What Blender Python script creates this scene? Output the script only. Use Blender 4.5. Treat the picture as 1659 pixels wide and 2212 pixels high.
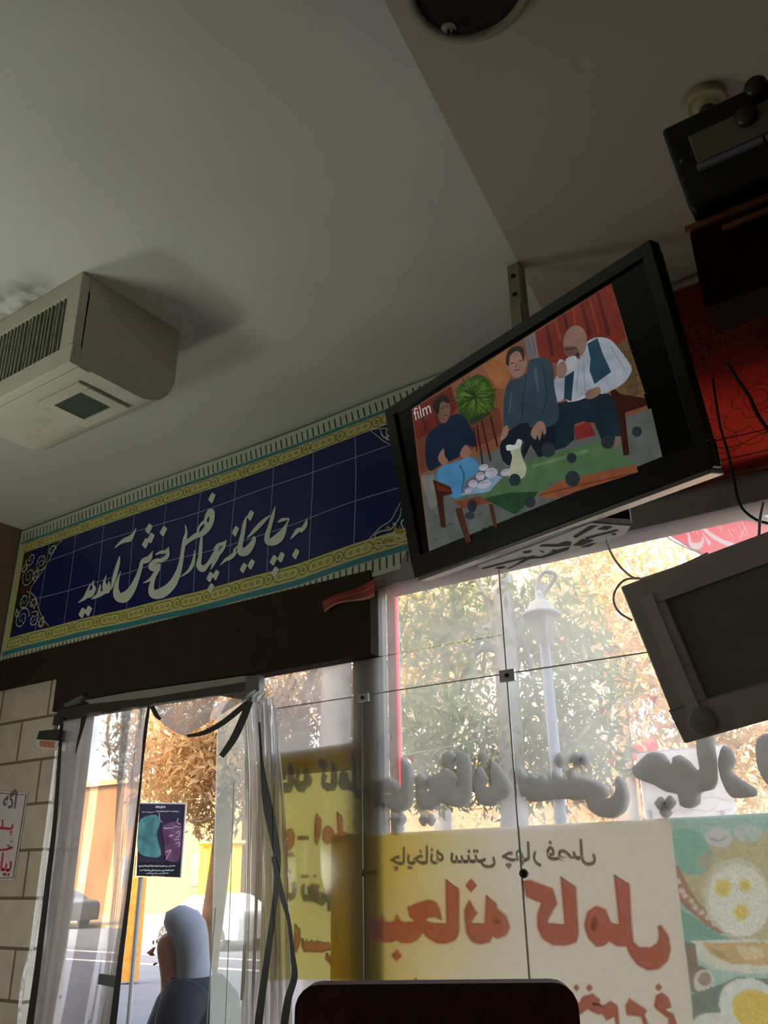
import bpy, bmesh, math, random
import numpy as np
from mathutils import Vector, Matrix
random.seed(7); rng = np.random.default_rng(7)
C = bpy.context.scene.collection
sc = bpy.context.scene
for o in list(bpy.data.objects): bpy.data.objects.remove(o)

# ------------------------------------------------------------------ camera
CAM = np.array([0.0, 0.0, 1.25]); F = 1830.0; CX, CY = 829.5, 1106.0
PITCH, ROLL, YAW = [math.radians(a) for a in (22.918, -1.092, -34.328)]
_cy, _sy, _cp, _sp, _cr, _sr = math.cos(YAW), math.sin(YAW), math.cos(PITCH), math.sin(PITCH), math.cos(ROLL), math.sin(ROLL)
FWD = np.array([_sy*_cp, _cy*_cp, _sp]); RT0 = np.array([_cy, -_sy, 0.0]); UP0 = np.cross(RT0, FWD)
RT = _cr*RT0 + _sr*UP0; UP = -_sr*RT0 + _cr*UP0
cam = bpy.data.objects.new('camera', bpy.data.cameras.new('camera')); C.objects.link(cam)
m = Matrix.Identity(4)
for i in range(3):
    m[i][0], m[i][1], m[i][2], m[i][3] = RT[i], UP[i], -FWD[i], CAM[i]
cam.matrix_world = m
cam.data.sensor_width = 36.0; cam.data.lens = 36.0*F/2212.0; cam.data.clip_start = 0.05; cam.data.clip_end = 400
sc.camera = cam

# ------------------------------------------------------------------ world, sun, fill lights, exposure
sc.view_settings.view_transform = 'Standard'; sc.view_settings.look = 'None'
sc.view_settings.gamma = 1.0; sc.view_settings.use_curve_mapping = False
sc.view_settings.exposure = 0.0
SKY, SUN, UPLIGHT = 1.95, 11.5, 7.6
w = bpy.data.worlds.new('world'); sc.world = w; w.use_nodes = True
nt = w.node_tree; nt.nodes.clear()
sky = nt.nodes.new('ShaderNodeTexSky'); sky.sky_type = 'NISHITA'; sky.sun_disc = False
sky.sun_elevation = math.radians(30); sky.sun_rotation = math.radians(204); sky.dust_density = 4.0; sky.air_density = 0.8
bg = nt.nodes.new('ShaderNodeBackground'); bg.inputs['Strength'].default_value = SKY
wo = nt.nodes.new('ShaderNodeOutputWorld')
tint = nt.nodes.new('ShaderNodeMixRGB'); tint.blend_type = 'MULTIPLY'; tint.inputs[0].default_value = 1.0; tint.inputs[2].default_value = (1.0, 0.86, 0.68, 1)   # warm tint multiplied over the sky colour
nt.links.new(sky.outputs[0], tint.inputs[1]); nt.links.new(tint.outputs[0], bg.inputs['Color']); nt.links.new(bg.outputs[0], wo.inputs[0])

def light(name, kind, loc, target, energy, color, **kw):
    l = bpy.data.lights.new(name, kind); l.energy = energy; l.color = color
    for k, v in kw.items(): setattr(l, k, v)
    o = bpy.data.objects.new(name, l); C.objects.link(o); o.location = loc
    o.rotation_euler = (Vector(target)-Vector(loc)).to_track_quat('-Z', 'Y').to_euler()
    return o
light('sun', 'SUN', (-9, -20, 13.2), (0, 0, 0.5), SUN, (1.0, 0.86, 0.66), angle=math.radians(2.0))   # afternoon sun from behind the shop
# unseen fill lights added at the left, for the ceiling and the pier
light('ceiling_fill', 'AREA', (-2.95, 0.55, 1.80), (-2.80, 0.6, 3.3), UPLIGHT, (0.93, 1.0, 0.93), shape='DISK', size=0.5)
light('pier_fill', 'POINT', (-3.75, 1.15, 1.25), (0, 0, 0), UPLIGHT*3.2, (0.95, 1.0, 0.90), shadow_soft_size=0.15)  # added point light that brightens the stone pier and curtain
cyc = sc.cycles
cyc.use_denoising = True; cyc.max_bounces = 12; cyc.transparent_max_bounces = 24
cyc.sample_clamp_indirect = 4.0; cyc.caustics_reflective = False; cyc.caustics_refractive = False

# ------------------------------------------------------------------ rays from photo pixels to places in the room
def ray(x, y): return ((x-CX)/F)*RT - ((y-CY)/F)*UP + FWD
def PY(x, y, Y):
    d = ray(x, y); return CAM + d*((Y-CAM[1])/d[1])
def PZ(x, y, Z):
    d = ray(x, y); return CAM + d*((Z-CAM[2])/d[2])
def PD(x, y, dist):
    d = ray(x, y); return CAM + d*(dist/math.hypot(d[0], d[1]))
def PN(x, y, p, n):
    d = ray(x, y); return CAM + d*(np.dot(np.array(p)-CAM, n)/np.dot(d, n))
def crop(ox, oy, s): return lambda x, y: (ox+x/s, oy+y/s)
D, CEIL, FLOOR, ROAD = 2.863, 3.30, 0.0, -0.75

# ------------------------------------------------------------------ materials
def lin(c): return tuple((v/255/12.92 if v/255 <= 0.04045 else ((v/255+0.055)/1.055)**2.4) for v in c)
MATS = {}
def nodes(name):
    mt = bpy.data.materials.new(name); mt.use_nodes = True; t = mt.node_tree; t.nodes.clear()
    out = t.nodes.new('ShaderNodeOutputMaterial'); return mt, t, out
def noise_color(t, col, var, scale, detail=4.0):
    tc = t.nodes.new('ShaderNodeTexCoord'); n = t.nodes.new('ShaderNodeTexNoise')
    n.inputs['Scale'].default_value = scale; n.inputs['Detail'].default_value = detail
    r = t.nodes.new('ShaderNodeValToRGB')
    r.color_ramp.elements[0].position = 0.3; r.color_ramp.elements[1].position = 0.7
    r.color_ramp.elements[0].color = (*[max(0, v*(1-var)) for v in col], 1); r.color_ramp.elements[1].color = (*[min(1, v*(1+var)) for v in col], 1)
    t.links.new(tc.outputs['Object'], n.inputs['Vector']); t.links.new(n.outputs['Fac'], r.inputs[0])
    return r.outputs[0]
def mat(name, rgb, rough=0.6, metal=0.0, var=0.08, scale=12.0, trans=0.0, emit=None, strength=1.0, spec=0.5):
    """rgb in sRGB 0-255; trans: share of light a thin sheet passes on diffusely"""
    if name in MATS: return MATS[name]
    mt, t, out = nodes(name); col = lin(rgb)
    p = t.nodes.new('ShaderNodeBsdfPrincipled'); p.inputs['Roughness'].default_value = rough; p.inputs['Metallic'].default_value = metal
    p.inputs['Specular IOR Level'].default_value = spec
    c = noise_color(t, col, var, scale); t.links.new(c, p.inputs['Base Color'])
    if emit:
        p.inputs['Emission Color'].default_value = (*lin(emit), 1); p.inputs['Emission Strength'].default_value = strength
    sh = p.outputs[0]
    if trans:
        tr = t.nodes.new('ShaderNodeBsdfTranslucent'); t.links.new(c, tr.inputs[0])
        mx = t.nodes.new('ShaderNodeMixShader'); mx.inputs[0].default_value = trans
        t.links.new(sh, mx.inputs[1]); t.links.new(tr.outputs[0], mx.inputs[2]); sh = mx.outputs[0]
    t.links.new(sh, out.inputs[0]); MATS[name] = mt; return mt
def screen_mat(rgb, strength=1.0):
    k = 'screen_%d_%d_%d' % tuple(rgb)
    if k in MATS: return MATS[k]
    mt, t, out = nodes(k); e = t.nodes.new('ShaderNodeEmission'); e.inputs[1].default_value = strength; gy = sum(rgb)/3; rgb = [v*.76+gy*.24 for v in rgb]
    c = noise_color(t, lin(rgb), 0.18, 22.0); t.links.new(c, e.inputs[0])
    g = t.nodes.new('ShaderNodeBsdfGlossy'); g.inputs['Roughness'].default_value = 0.18; g.inputs[0].default_value = (0.045, 0.05, 0.05, 1)
    a = t.nodes.new('ShaderNodeAddShader'); t.links.new(e.outputs[0], a.inputs[0]); t.links.new(g.outputs[0], a.inputs[1])
    t.links.new(a.outputs[0], out.inputs[0]); MATS[k] = mt; return mt
def film(name, rgb, haze, gloss=0.05, scale=3.0, var=0.5, rough=0.1):
    """clear sheet carrying an uneven milky veil: mostly transparent, a share of it scatters light through"""
    if name in MATS: return MATS[name]
    mt, t, out = nodes(name)
    tp = t.nodes.new('ShaderNodeBsdfTransparent'); tr = t.nodes.new('ShaderNodeBsdfTranslucent'); tr.inputs[0].default_value = (*lin(rgb), 1)
    df = t.nodes.new('ShaderNodeBsdfDiffuse'); df.inputs[0].default_value = (*lin(rgb), 1)
    m0 = t.nodes.new('ShaderNodeMixShader'); m0.inputs[0].default_value = 0.25
    t.links.new(tr.outputs[0], m0.inputs[1]); t.links.new(df.outputs[0], m0.inputs[2])
    tc = t.nodes.new('ShaderNodeTexCoord'); n = t.nodes.new('ShaderNodeTexNoise'); n.inputs['Scale'].default_value = scale; n.inputs['Detail'].default_value = 5
    mr = t.nodes.new('ShaderNodeMapRange'); mr.inputs[1].default_value = 0.3; mr.inputs[2].default_value = 0.7
    mr.inputs[3].default_value = haze*(1-var); mr.inputs[4].default_value = haze*(1+var)
    t.links.new(tc.outputs['Object'], n.inputs['Vector']); t.links.new(n.outputs['Fac'], mr.inputs[0])
    m1 = t.nodes.new('ShaderNodeMixShader'); t.links.new(mr.outputs[0], m1.inputs[0]); t.links.new(tp.outputs[0], m1.inputs[1]); t.links.new(m0.outputs[0], m1.inputs[2])
    gl = t.nodes.new('ShaderNodeBsdfGlossy'); gl.inputs['Roughness'].default_value = rough
    fr = t.nodes.new('ShaderNodeFresnel'); fr.inputs[0].default_value = 1.25 + gloss*2
    mul = t.nodes.new('ShaderNodeMath'); mul.operation = 'MULTIPLY'; mul.inputs[1].default_value = 0.6
    t.links.new(fr.outputs[0], mul.inputs[0])
    m2 = t.nodes.new('ShaderNodeMixShader'); t.links.new(mul.outputs[0], m2.inputs[0]); t.links.new(m1.outputs[0], m2.inputs[1]); t.links.new(gl.outputs[0], m2.inputs[2])
    t.links.new(m2.outputs[0], out.inputs[0]); MATS[name] = mt; return mt
def stone_mat():
    mt, t, out = nodes('stone_blocks'); p = t.nodes.new('ShaderNodeBsdfPrincipled'); p.inputs['Roughness'].default_value = 0.85
    tc = t.nodes.new('ShaderNodeTexCoord'); sx = t.nodes.new('ShaderNodeSeparateXYZ'); cb = t.nodes.new('ShaderNodeCombineXYZ')
    ad = t.nodes.new('ShaderNodeMath'); ad.operation = 'ADD'
    t.links.new(tc.outputs['Object'], sx.inputs[0]); t.links.new(sx.outputs[0], ad.inputs[0]); t.links.new(sx.outputs[1], ad.inputs[1])
    t.links.new(ad.outputs[0], cb.inputs[0]); t.links.new(sx.outputs[2], cb.inputs[1])
    b = t.nodes.new('ShaderNodeTexBrick'); b.inputs['Scale'].default_value = 1.0
    b.inputs['Brick Width'].default_value = 0.46; b.inputs['Row Height'].default_value = 0.23; b.inputs['Mortar Size'].default_value = 0.008
    b.inputs['Color1'].default_value = (*lin((240, 226, 202)), 1); b.inputs['Color2'].default_value = (*lin((226, 208, 182)), 1); b.inputs['Mortar'].default_value = (*lin((140, 122, 102)), 1)
    n = t.nodes.new('ShaderNodeTexNoise'); n.inputs['Scale'].default_value = 9; n.inputs['Detail'].default_value = 6
    mx = t.nodes.new('ShaderNodeMixRGB'); mx.blend_type = 'MULTIPLY'; mx.inputs[0].default_value = 0.35
    t.links.new(cb.outputs[0], b.inputs['Vector']); t.links.new(tc.outputs['Object'], n.inputs['Vector'])
    t.links.new(b.outputs['Color'], mx.inputs[1]); t.links.new(n.outputs['Fac'], mx.inputs[2]); t.links.new(mx.outputs[0], p.inputs['Base Color'])
    bp = t.nodes.new('ShaderNodeBump'); bp.inputs['Strength'].default_value = 0.6; bp.inputs['Distance'].default_value = 0.02
    t.links.new(b.outputs['Fac'], bp.inputs['Height']); bp.invert = True; t.links.new(bp.outputs[0], p.inputs['Normal'])
    t.links.new(p.outputs[0], out.inputs[0]); return mt

# ------------------------------------------------------------------ mesh helpers
PM = {}
def link(name, me, m, parent=None, smooth=False):
    for x in (m if isinstance(m, (list, tuple)) else [m]): me.materials.append(x)
    if smooth:
        for f in me.polygons: f.use_smooth = True
    o = bpy.data.objects.new(name, me); C.objects.link(o)
    if parent is not None:
        o.parent = parent; o.matrix_parent_inverse = PM[parent.name].inverted()
        PM[o.name] = Matrix.Identity(4)
    else: PM[o.name] = Matrix.Identity(4)
    return o
def tag(o, label=None, cat=None, group=None, kind=None):
    for k, v in (('label', label), ('category', cat), ('group', group), ('kind', kind)):
        if v: o[k] = v
    return o
def thing(name, label, cat, loc, group=None, mw=None):
    o = bpy.data.objects.new(name, None); C.objects.link(o); o.empty_display_size = 0.1
    M = mw if mw is not None else Matrix.Translation(Vector(loc))
    o.matrix_world = M; PM[o.name] = M.copy(); return tag(o, label, cat, group)
class MB:
    def __init__(s): s.v = []; s.f = []; s.mi = []
    def add(s, vs, fs, mi=0):
        b = len(s.v); s.v += [tuple(map(float, p)) for p in vs]; s.f += [tuple(i+b for i in f) for f in fs]; s.mi += [mi]*len(fs); return s
    def box(s, a, b, M=None, mi=0):
        x0, y0, z0 = a; x1, y1, z1 = b
        vs = [Vector(p) for p in ((x0,y0,z0),(x1,y0,z0),(x1,y1,z0),(x0,y1,z0),(x0,y0,z1),(x1,y0,z1),(x1,y1,z1),(x0,y1,z1))]
        if M is not None: vs = [M @ p for p in vs]
        return s.add(vs, [(0,3,2,1),(4,5,6,7),(0,1,5,4),(1,2,6,5),(2,3,7,6),(3,0,4,7)], mi)
    def poly(s, pts, off=None, mi=0):
        """planar outline (concave allowed); off = thickness vector pushing a second face away from it"""
        pts = [np.array(p, float) for p in pts]
        bm = bmesh.new(); vs = [bm.verts.new(p) for p in pts]
        try: f = bm.faces.new(vs)
        except ValueError: bm.free(); return s
        f.normal_update(); bmesh.ops.triangulate(bm, faces=[f], ngon_method='BEAUTY'); bm.verts.index_update()
        tris = [tuple(v.index for v in q.verts) for q in bm.faces]; bm.free()
        s.add(pts, tris, mi)
        if off is not None:
            off = np.array(off, float); n = len(pts)
            s.add([p+off for p in pts], [q[::-1] for q in tris], mi)
            s.add(pts+[p+off for p in pts], [(i, (i+1) % n, n+(i+1) % n, n+i) for i in range(n)], mi)
        return s
    def tube(s, pts, r, n=8, mi=0, cap=True):
        pts = [Vector(p) for p in pts]; rs = r if isinstance(r, (list, tuple)) else [r]*len(pts)
        b = len(s.v); ref = None
        for i, p in enumerate(pts):
            t = (pts[min(i+1, len(pts)-1)]-pts[max(i-1, 0)]).normalized()
            if ref is None: ref = t.orthogonal().normalized()
            ref = (ref - t*ref.dot(t)).normalized(); q = t.cross(ref)
            for k in range(n):
                a = 2*math.pi*k/n; s.v.append(tuple(p+(ref*math.cos(a)+q*math.sin(a))*rs[i]))
        for i in range(len(pts)-1):
            for k in range(n):
                s.f.append((b+i*n+k, b+i*n+(k+1) % n, b+(i+1)*n+(k+1) % n, b+(i+1)*n+k)); s.mi.append(mi)
        if cap:
            s.f.append(tuple(b+k for k in range(n))[::-1]); s.mi.append(mi)
            e = b+(len(pts)-1)*n; s.f.append(tuple(e+k for k in range(n))); s.mi.append(mi)
        return s
    def lathe(s, prof, center, n=20, axis=(0,0,1), mi=0):
        M = Vector((0,0,1)).rotation_difference(Vector(axis)).to_matrix(); c = Vector(center); b = len(s.v)
        for r, h in prof:
            for k in range(n):
                a = 2*math.pi*k/n; s.v.append(tuple(c+M @ Vector((r*math.cos(a), r*math.sin(a), h))))
        for i in range(len(prof)-1):
            for k in range(n):
                s.f.append((b+i*n+k, b+i*n+(k+1) % n, b+(i+1)*n+(k+1) % n, b+(i+1)*n+k)); s.mi.append(mi)
        for i, rev in ((0, True), (len(prof)-1, False)):
            if prof[i][0] > 1e-5:
                q = tuple(b+i*n+k for k in range(n)); s.f.append(q[::-1] if rev else q); s.mi.append(mi)
        return s
    def grid(s, fn, nu, nv, mi=0):
        vs = [fn(i/nu, j/nv) for j in range(nv+1) for i in range(nu+1)]
        return s.add(vs, [(j*(nu+1)+i, j*(nu+1)+i+1, (j+1)*(nu+1)+i+1, (j+1)*(nu+1)+i) for j in range(nv) for i in range(nu)], mi)
    def merge(s, o, mi):
        b = len(s.v); s.v += o.v; s.f += [tuple(i+b for i in f) for f in o.f]; s.mi += [mi]*len(o.f); return s
    def build(s, name, m, parent=None, smooth=False, bevel=0.0, seg=2):
        me = bpy.data.meshes.new(name); me.from_pydata(s.v, [], s.f)
        for p, i in zip(me.polygons, s.mi): p.material_index = i
        if bevel:
            bm = bmesh.new(); bm.from_mesh(me); bmesh.ops.remove_doubles(bm, verts=bm.verts, dist=1e-5)
            bmesh.ops.bevel(bm, geom=[e for e in bm.edges if len(e.link_faces) == 2 and e.calc_face_angle(0) > 0.6], offset=bevel, segments=seg, profile=0.5, affect='EDGES')
            bm.to_mesh(me); bm.free()
        me.update(); return link(name, me, m, parent, smooth)
def cr(pts, n=6, closed=False, ten=1.0):
    """Catmull-Rom through rows of numbers"""
    p = np.array(pts, float); N = len(p); out = []
    for i in range(N if closed else N-1):
        a, b, c, d = (p[(i+k) % N] if closed else p[min(max(i+k, 0), N-1)] for k in (-1, 0, 1, 2))
        for j in range(n):
            t = j/n; out.append(ten*0.5*((2*b)+(-a+c)*t+(2*a-5*b+4*c-d)*t*t+(-a+3*b-3*c+d)*t**3)+(1-ten)*(b*(1-t)+c*t))
    if not closed: out.append(p[-1])
    return np.array(out)
def stroke2(pts, n=6):
    """brush stroke outline in the plane of the photo: rows x, y, half width -> list of quads of 2D points"""
    q = cr(pts, n); d = np.gradient(q[:, :2], axis=0); d /= (np.linalg.norm(d, axis=1, keepdims=True)+1e-9)
    nn = np.stack([-d[:, 1], d[:, 0]], 1); hw = np.maximum(q[:, 2:3], 1e-5)
    L, R = q[:, :2]+nn*hw, q[:, :2]-nn*hw
    return L, R
def ribbon(mb, pts, to3, n=6, mi=0):
    L, R = stroke2(pts, n); k = len(L)
    mb.add([to3(*p) for p in L]+[to3(*p) for p in R], [(i, i+1, k+i+1, k+i) for i in range(k-1)], mi)
def ribbon3(mb, pts, hw, nrm, mi=0, n=5):
    q = cr(pts, n); k = len(q); nrm = np.array(nrm, float); t = np.gradient(q, axis=0); s = np.cross(t, nrm); s /= (np.linalg.norm(s, axis=1, keepdims=True)+1e-9)
    hw = np.array(hw)[:, None] if hasattr(hw, '__len__') and len(hw) == k else hw
    mb.add(list(q+s*hw)+list(q-s*hw), [(i, i+1, k+i+1, k+i) for i in range(k-1)], mi)
def offset_lift(f, v):
    v = np.array(v, float); return lambda x, y: f(x, y)+v

# Persian letters: joined forms, drawn with Blender's own font
FORMS = {'ا': (0xFE8D, 0xFE8E), 'ب': (0xFE8F,), 'پ': (0xFB56,), 'ت': (0xFE95,), 'چ': (0xFB7A,), 'ح': (0xFEA1,), 'خ': (0xFEA5,), 'د': (0xFEA9, 0xFEAA),
         'ر': (0xFEAD, 0xFEAE), 'س': (0xFEB1,), 'ش': (0xFEB5,), 'ص': (0xFEB9,), 'غ': (0xFECD,), 'ف': (0xFED1,), 'ک': (0xFB8E,), 'گ': (0xFB92,), 'ل': (0xFEDD,),
         'م': (0xFEE1,), 'ن': (0xFEE5,), 'ه': (0xFEE9,), 'و': (0xFEED, 0xFEEE), 'ی': (0xFBFC,)}
def shape(s):
    out = []
    for i, ch in enumerate(s):
        if ch not in FORMS: out.append(ch); continue
        joins = lambda c: c in FORMS and len(FORMS[c]) == 1
        prev = i > 0 and joins(s[i-1]); nxt = joins(ch) and i+1 < len(s) and s[i+1] in FORMS
        b = FORMS[ch][0]; out.append(chr(b+(3 if prev and nxt else 1 if prev else 2 if nxt else 0)))
    return ''.join(reversed(out))
def text2(s, bold=0.0):
    cu = bpy.data.curves.new('t', 'FONT'); cu.body = s; cu.offset = bold; cu.resolution_u = 3
    o = bpy.data.objects.new('t', cu); C.objects.link(o); bpy.context.view_layer.update()
    ev = o.evaluated_get(bpy.context.evaluated_depsgraph_get()); me = ev.to_mesh()
    vs = np.array([v.co[:2] for v in me.vertices]) if len(me.vertices) else np.zeros((0, 2)); fs = [tuple(p.vertices) for p in me.polygons]
    ev.to_mesh_clear(); bpy.data.objects.remove(o); bpy.data.curves.remove(cu)
    return vs, fs
def put_text(mb, s, p0, p1, up, mirror=False, bold=0.0, lift=(0,0,0), hscale=1.0, mi=0):
    """text from world point p0 to p1 along the baseline"""
    vs, fs = text2(s, bold)
    if not len(vs): return
    p0, p1, up = np.array(p0, float), np.array(p1, float), np.array(up, float); up /= np.linalg.norm(up)
    x0, x1 = vs[:, 0].min(), vs[:, 0].max(); k = np.linalg.norm(p1-p0)/(x1-x0); e = (p1-p0)/np.linalg.norm(p1-p0)
    u = (x1-vs[:, 0]) if mirror else (vs[:, 0]-x0)
    mb.add([p0+e*a*k+up*b*k*hscale+np.array(lift) for a, b in zip(u, vs[:, 1])], fs, mi)

# ------------------------------------------------------------------ the room
def ceiling_mat():
    """painted ceiling; soot has settled along the grille edge of the air outlet"""
    mt, t, out = nodes('ceiling_paint'); p = t.nodes.new('ShaderNodeBsdfPrincipled'); p.inputs['Roughness'].default_value = .9
    c = noise_color(t, lin((216, 216, 203)), .05, 1.5); tc = t.nodes.new('ShaderNodeTexCoord'); sx = t.nodes.new('ShaderNodeSeparateXYZ'); t.links.new(tc.outputs['Object'], sx.inputs[0])
    n = t.nodes.new('ShaderNodeTexNoise'); n.inputs['Scale'].default_value = 9; n.inputs['Detail'].default_value = 3; t.links.new(tc.outputs['Object'], n.inputs['Vector'])
    def rng_(sock, a, b, c0, d0):
        m_ = t.nodes.new('ShaderNodeMapRange'); m_.interpolation_type = 'SMOOTHSTEP'; t.links.new(sock, m_.inputs[0])
        for k, v in enumerate((a, b, c0, d0)): m_.inputs[k+1].default_value = v
        return m_.outputs[0]
    def mul(a, b):
        m_ = t.nodes.new('ShaderNodeMath'); m_.operation = 'MULTIPLY'; t.links.new(a, m_.inputs[0]); t.links.new(b, m_.inputs[1]); return m_.outputs[0]
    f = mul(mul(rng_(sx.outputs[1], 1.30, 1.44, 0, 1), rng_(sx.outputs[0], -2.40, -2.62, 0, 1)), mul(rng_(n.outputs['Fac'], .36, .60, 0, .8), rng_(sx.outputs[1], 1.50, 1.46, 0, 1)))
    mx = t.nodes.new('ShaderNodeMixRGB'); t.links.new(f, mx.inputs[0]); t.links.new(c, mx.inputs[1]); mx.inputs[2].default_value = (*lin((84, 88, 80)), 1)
    t.links.new(mx.outputs[0], p.inputs['Base Color']); t.links.new(p.outputs[0], out.inputs[0]); return mt
M_ceil = ceiling_mat()
M_wallp = mat('wall_paint', (120, 108, 92), 0.9)
M_dark = mat('dark_brown_metal', (54, 44, 38), 0.85, var=0.15, spec=.1)
M_stone = stone_mat()
def structure(name, mb, m, bevel=0): return tag(mb.build(name, m, bevel=bevel), kind='structure')
structure('floor', MB().box((-4.85, -3.2, -0.1), (1.3, D+0.25, 0.0)), mat('floor_tile', (110, 100, 90), 0.5))
# two boarded halves meeting in a slanted seam; the right one lies on a slightly different slope
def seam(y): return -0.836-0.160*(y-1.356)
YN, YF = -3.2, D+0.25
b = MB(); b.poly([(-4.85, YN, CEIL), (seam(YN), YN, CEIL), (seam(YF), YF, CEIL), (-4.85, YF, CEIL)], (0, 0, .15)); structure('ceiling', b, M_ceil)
b = MB(); b.poly([(seam(YN), YN, CEIL), (1.4, YN, CEIL+.10), (1.4, YF, CEIL+.12), (seam(YF), YF, CEIL)], (0, 0, .15)); structure('ceiling_right', b, mat('ceiling_board_darkened', (190, 182, 160), 0.9, var=0.06, scale=2))  # right half coloured darker to stand in for weaker light there
structure('wall_left', MB().box((-4.87, -3.2, 0), (-4.75, D+0.25, CEIL)), mat('left_wall_plaster', (118, 96, 72), 0.9, var=0.2, scale=5))
structure('wall_back', MB().box((-4.87, -3.32, 0), (1.3, -3.2, CEIL+0.1)), mat('back_wall_paint', (232, 228, 218), 0.8))
structure('wall_right', MB().box((1.1, -3.2, 0), (1.3, D+0.25, CEIL+0.1)), mat('right_wall_paint', (70, 50, 42), 0.9))
wf = MB().box((-4.75, D, 2.44), (-1.05, D+0.22, CEIL)); wf.box((-1.05, D, 2.84), (1.1, D+0.22, CEIL+0.09))
structure('wall_front', wf, M_wallp)
structure('wall_front_pier', MB().box((-4.75, D, 0), (-4.13, D+0.22, 2.44)), M_stone)
ub = MB().box((-34, -9, CEIL+.35), (22, D+.22, 9.0)); ub.box((-34, -9, ROAD), (-5.0, D+.22, CEIL+.35)); ub.box((1.45, -9, ROAD), (22, D+.22, CEIL+.35)); ub.box((-5.0, -9, ROAD), (1.45, -3.5, CEIL+.35))
structure('wall_street', ub, mat('street_front_plaster', (150, 140, 126), .9))      # the shop's own building and its neighbours, whose shade falls over the near street
structure('trim_1', MB().box((-4.13, D-0.05, 2.075), (-2.0, D+0.03, 2.44)).box((-4.75, D-0.05, 2.27), (-4.13, D+0.03, 2.44)), M_dark)                       # dark lintel over the door; its strip above the pier stands for shadow
structure('trim_2', MB().box((-2.0, D-0.03, 2.355), (1.1, D+0.12, 2.515)), mat('grey_frame_metal', (150, 140, 135), 0.4, 0.3), bevel=0.006)
structure('trim_3', MB().box((-2.15, D+0.028, 0), (-1.995, D+0.06, 2.36)), mat('post_metal', (74, 64, 58), 0.5, var=0.2))
structure('baseboard_front', MB().box((-2.66, D+0.05, 0), (1.1, D+0.15, 0.3)), M_dark)
structure('trim_4', MB().tube([(-1.05, D-0.02, 3.275), (1.1, D-0.02, 3.30)], 0.022), mat('pale_moulding', (150, 140, 120), 0.6))

# shopfront glass: frameless panes clamped together, with a milky veil painted for lens glare
GL = film('veiled_glass', (244, 234, 222), 0.34, 0.05, 2.2, 0.5)
win = tag(thing('window_1', None, None, (-0.6, D, 0.3)), kind='structure')
JX, JX2, JZ = -1.412, -2.082, 1.92
for (x0, x1, z0, z1) in ((-2.60, JX, JZ, 2.07), (JX, 0.1, JZ, 2.355), (0.1, 1.1, JZ, 2.355), (-2.60, JX2, 0, JZ), (JX2, JX, 0, JZ), (JX, 0.1, 0, JZ), (0.1, 1.1, 0, JZ)):
    g = MB().add([(x0+.002, D, z0+.002), (x1-.002, D, z0+.002), (x1-.002, D, z1-.002), (x0+.002, D, z1-.002)], [(0,1,2,3)])
    if x1 == JX and z0 == JZ: g.add([(-1.995, D, 2.072), (x1-.002, D, 2.072), (x1-.002, D, 2.353), (-1.995, D, 2.353)], [(0,1,2,3)])
    g.build('pane', GL, win)
ed = mat('glass_edge', (176, 180, 170), 0.3, var=0.1)
MB().box((-2.60, D-.002, JZ-.002), (1.1, D+.002, JZ+.002)).build('pane_joint', ed, win)
MB().box((JX-.0025, D-.003, 0.3), (JX+.0025, D+.003, 2.355)).build('pane_joint', ed, win)
MB().box((JX2-.003, D-.003, 0.3), (JX2+.003, D+.003, JZ)).build('pane_joint', ed, win)
w2 = tag(MB().add([(-1.05, D+.06, 2.515), (1.1, D+.06, 2.515), (1.1, D+.06, 2.84), (-1.05, D+.06, 2.84)], [(0,1,2,3)]).build('window_2', film('fanlight_glass', (230, 220, 205), 0.3)), kind='structure')
M_steel = mat('brushed_steel', (190, 188, 182), 0.35, 0.7)
def clamp(px, py, wd, ht, label, m=M_steel):
    c = PY(px, py, D-.012); t = thing('glass_clamp', label, 'clamp', c, 'patch clamps on the shopfront glass')
    MB().box((c[0]-wd/2, D-.022, c[2]-ht/2), (c[0]+wd/2, D-.0055, c[2]+ht/2)).build('plate', m, t, bevel=.002)
    MB().lathe([(0.008, 0), (0.008, 0.004), (0.004, 0.006)], (c[0], D-.022, c[2]), 10, (0, -1, 0)).build('screw', mat('screw_dark', (60, 60, 58), .4, .6), t)
clamp(1097, 1460, .062, .045, 'small steel clamp where four window panes meet, below the street lantern')
clamp(786, 1508, .055, .035, 'small pale clamp on the glass joint in front of the dark post')
for px, py, m_, lb in ((1131, 1887, mat('knob_dark', (58, 50, 46), .35, .4), 'dark round knob on the glass joint over the red poster lettering'),
                       (785, 1885, mat('knob_grey', (135, 130, 118), .3, .5), 'grey round knob on the glass joint before the left yellow poster')):
    c = PY(px, py, D-.03); r = .0155 if px > 1000 else .013
    t = thing('glass_standoff', lb, 'knob', c, 'round knobs on the shopfront glass')
    MB().lathe([(r*math.sin(a), -r*math.cos(a)) for a in np.linspace(0.02, math.pi-.02, 10)], c, 16, (0, -1, 0)).build('ball', m_, t, smooth=True)
    MB().lathe([(.006, 0), (.006, .03)], c, 10, (0, 1, 0)).build('stem', M_steel, t)

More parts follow.
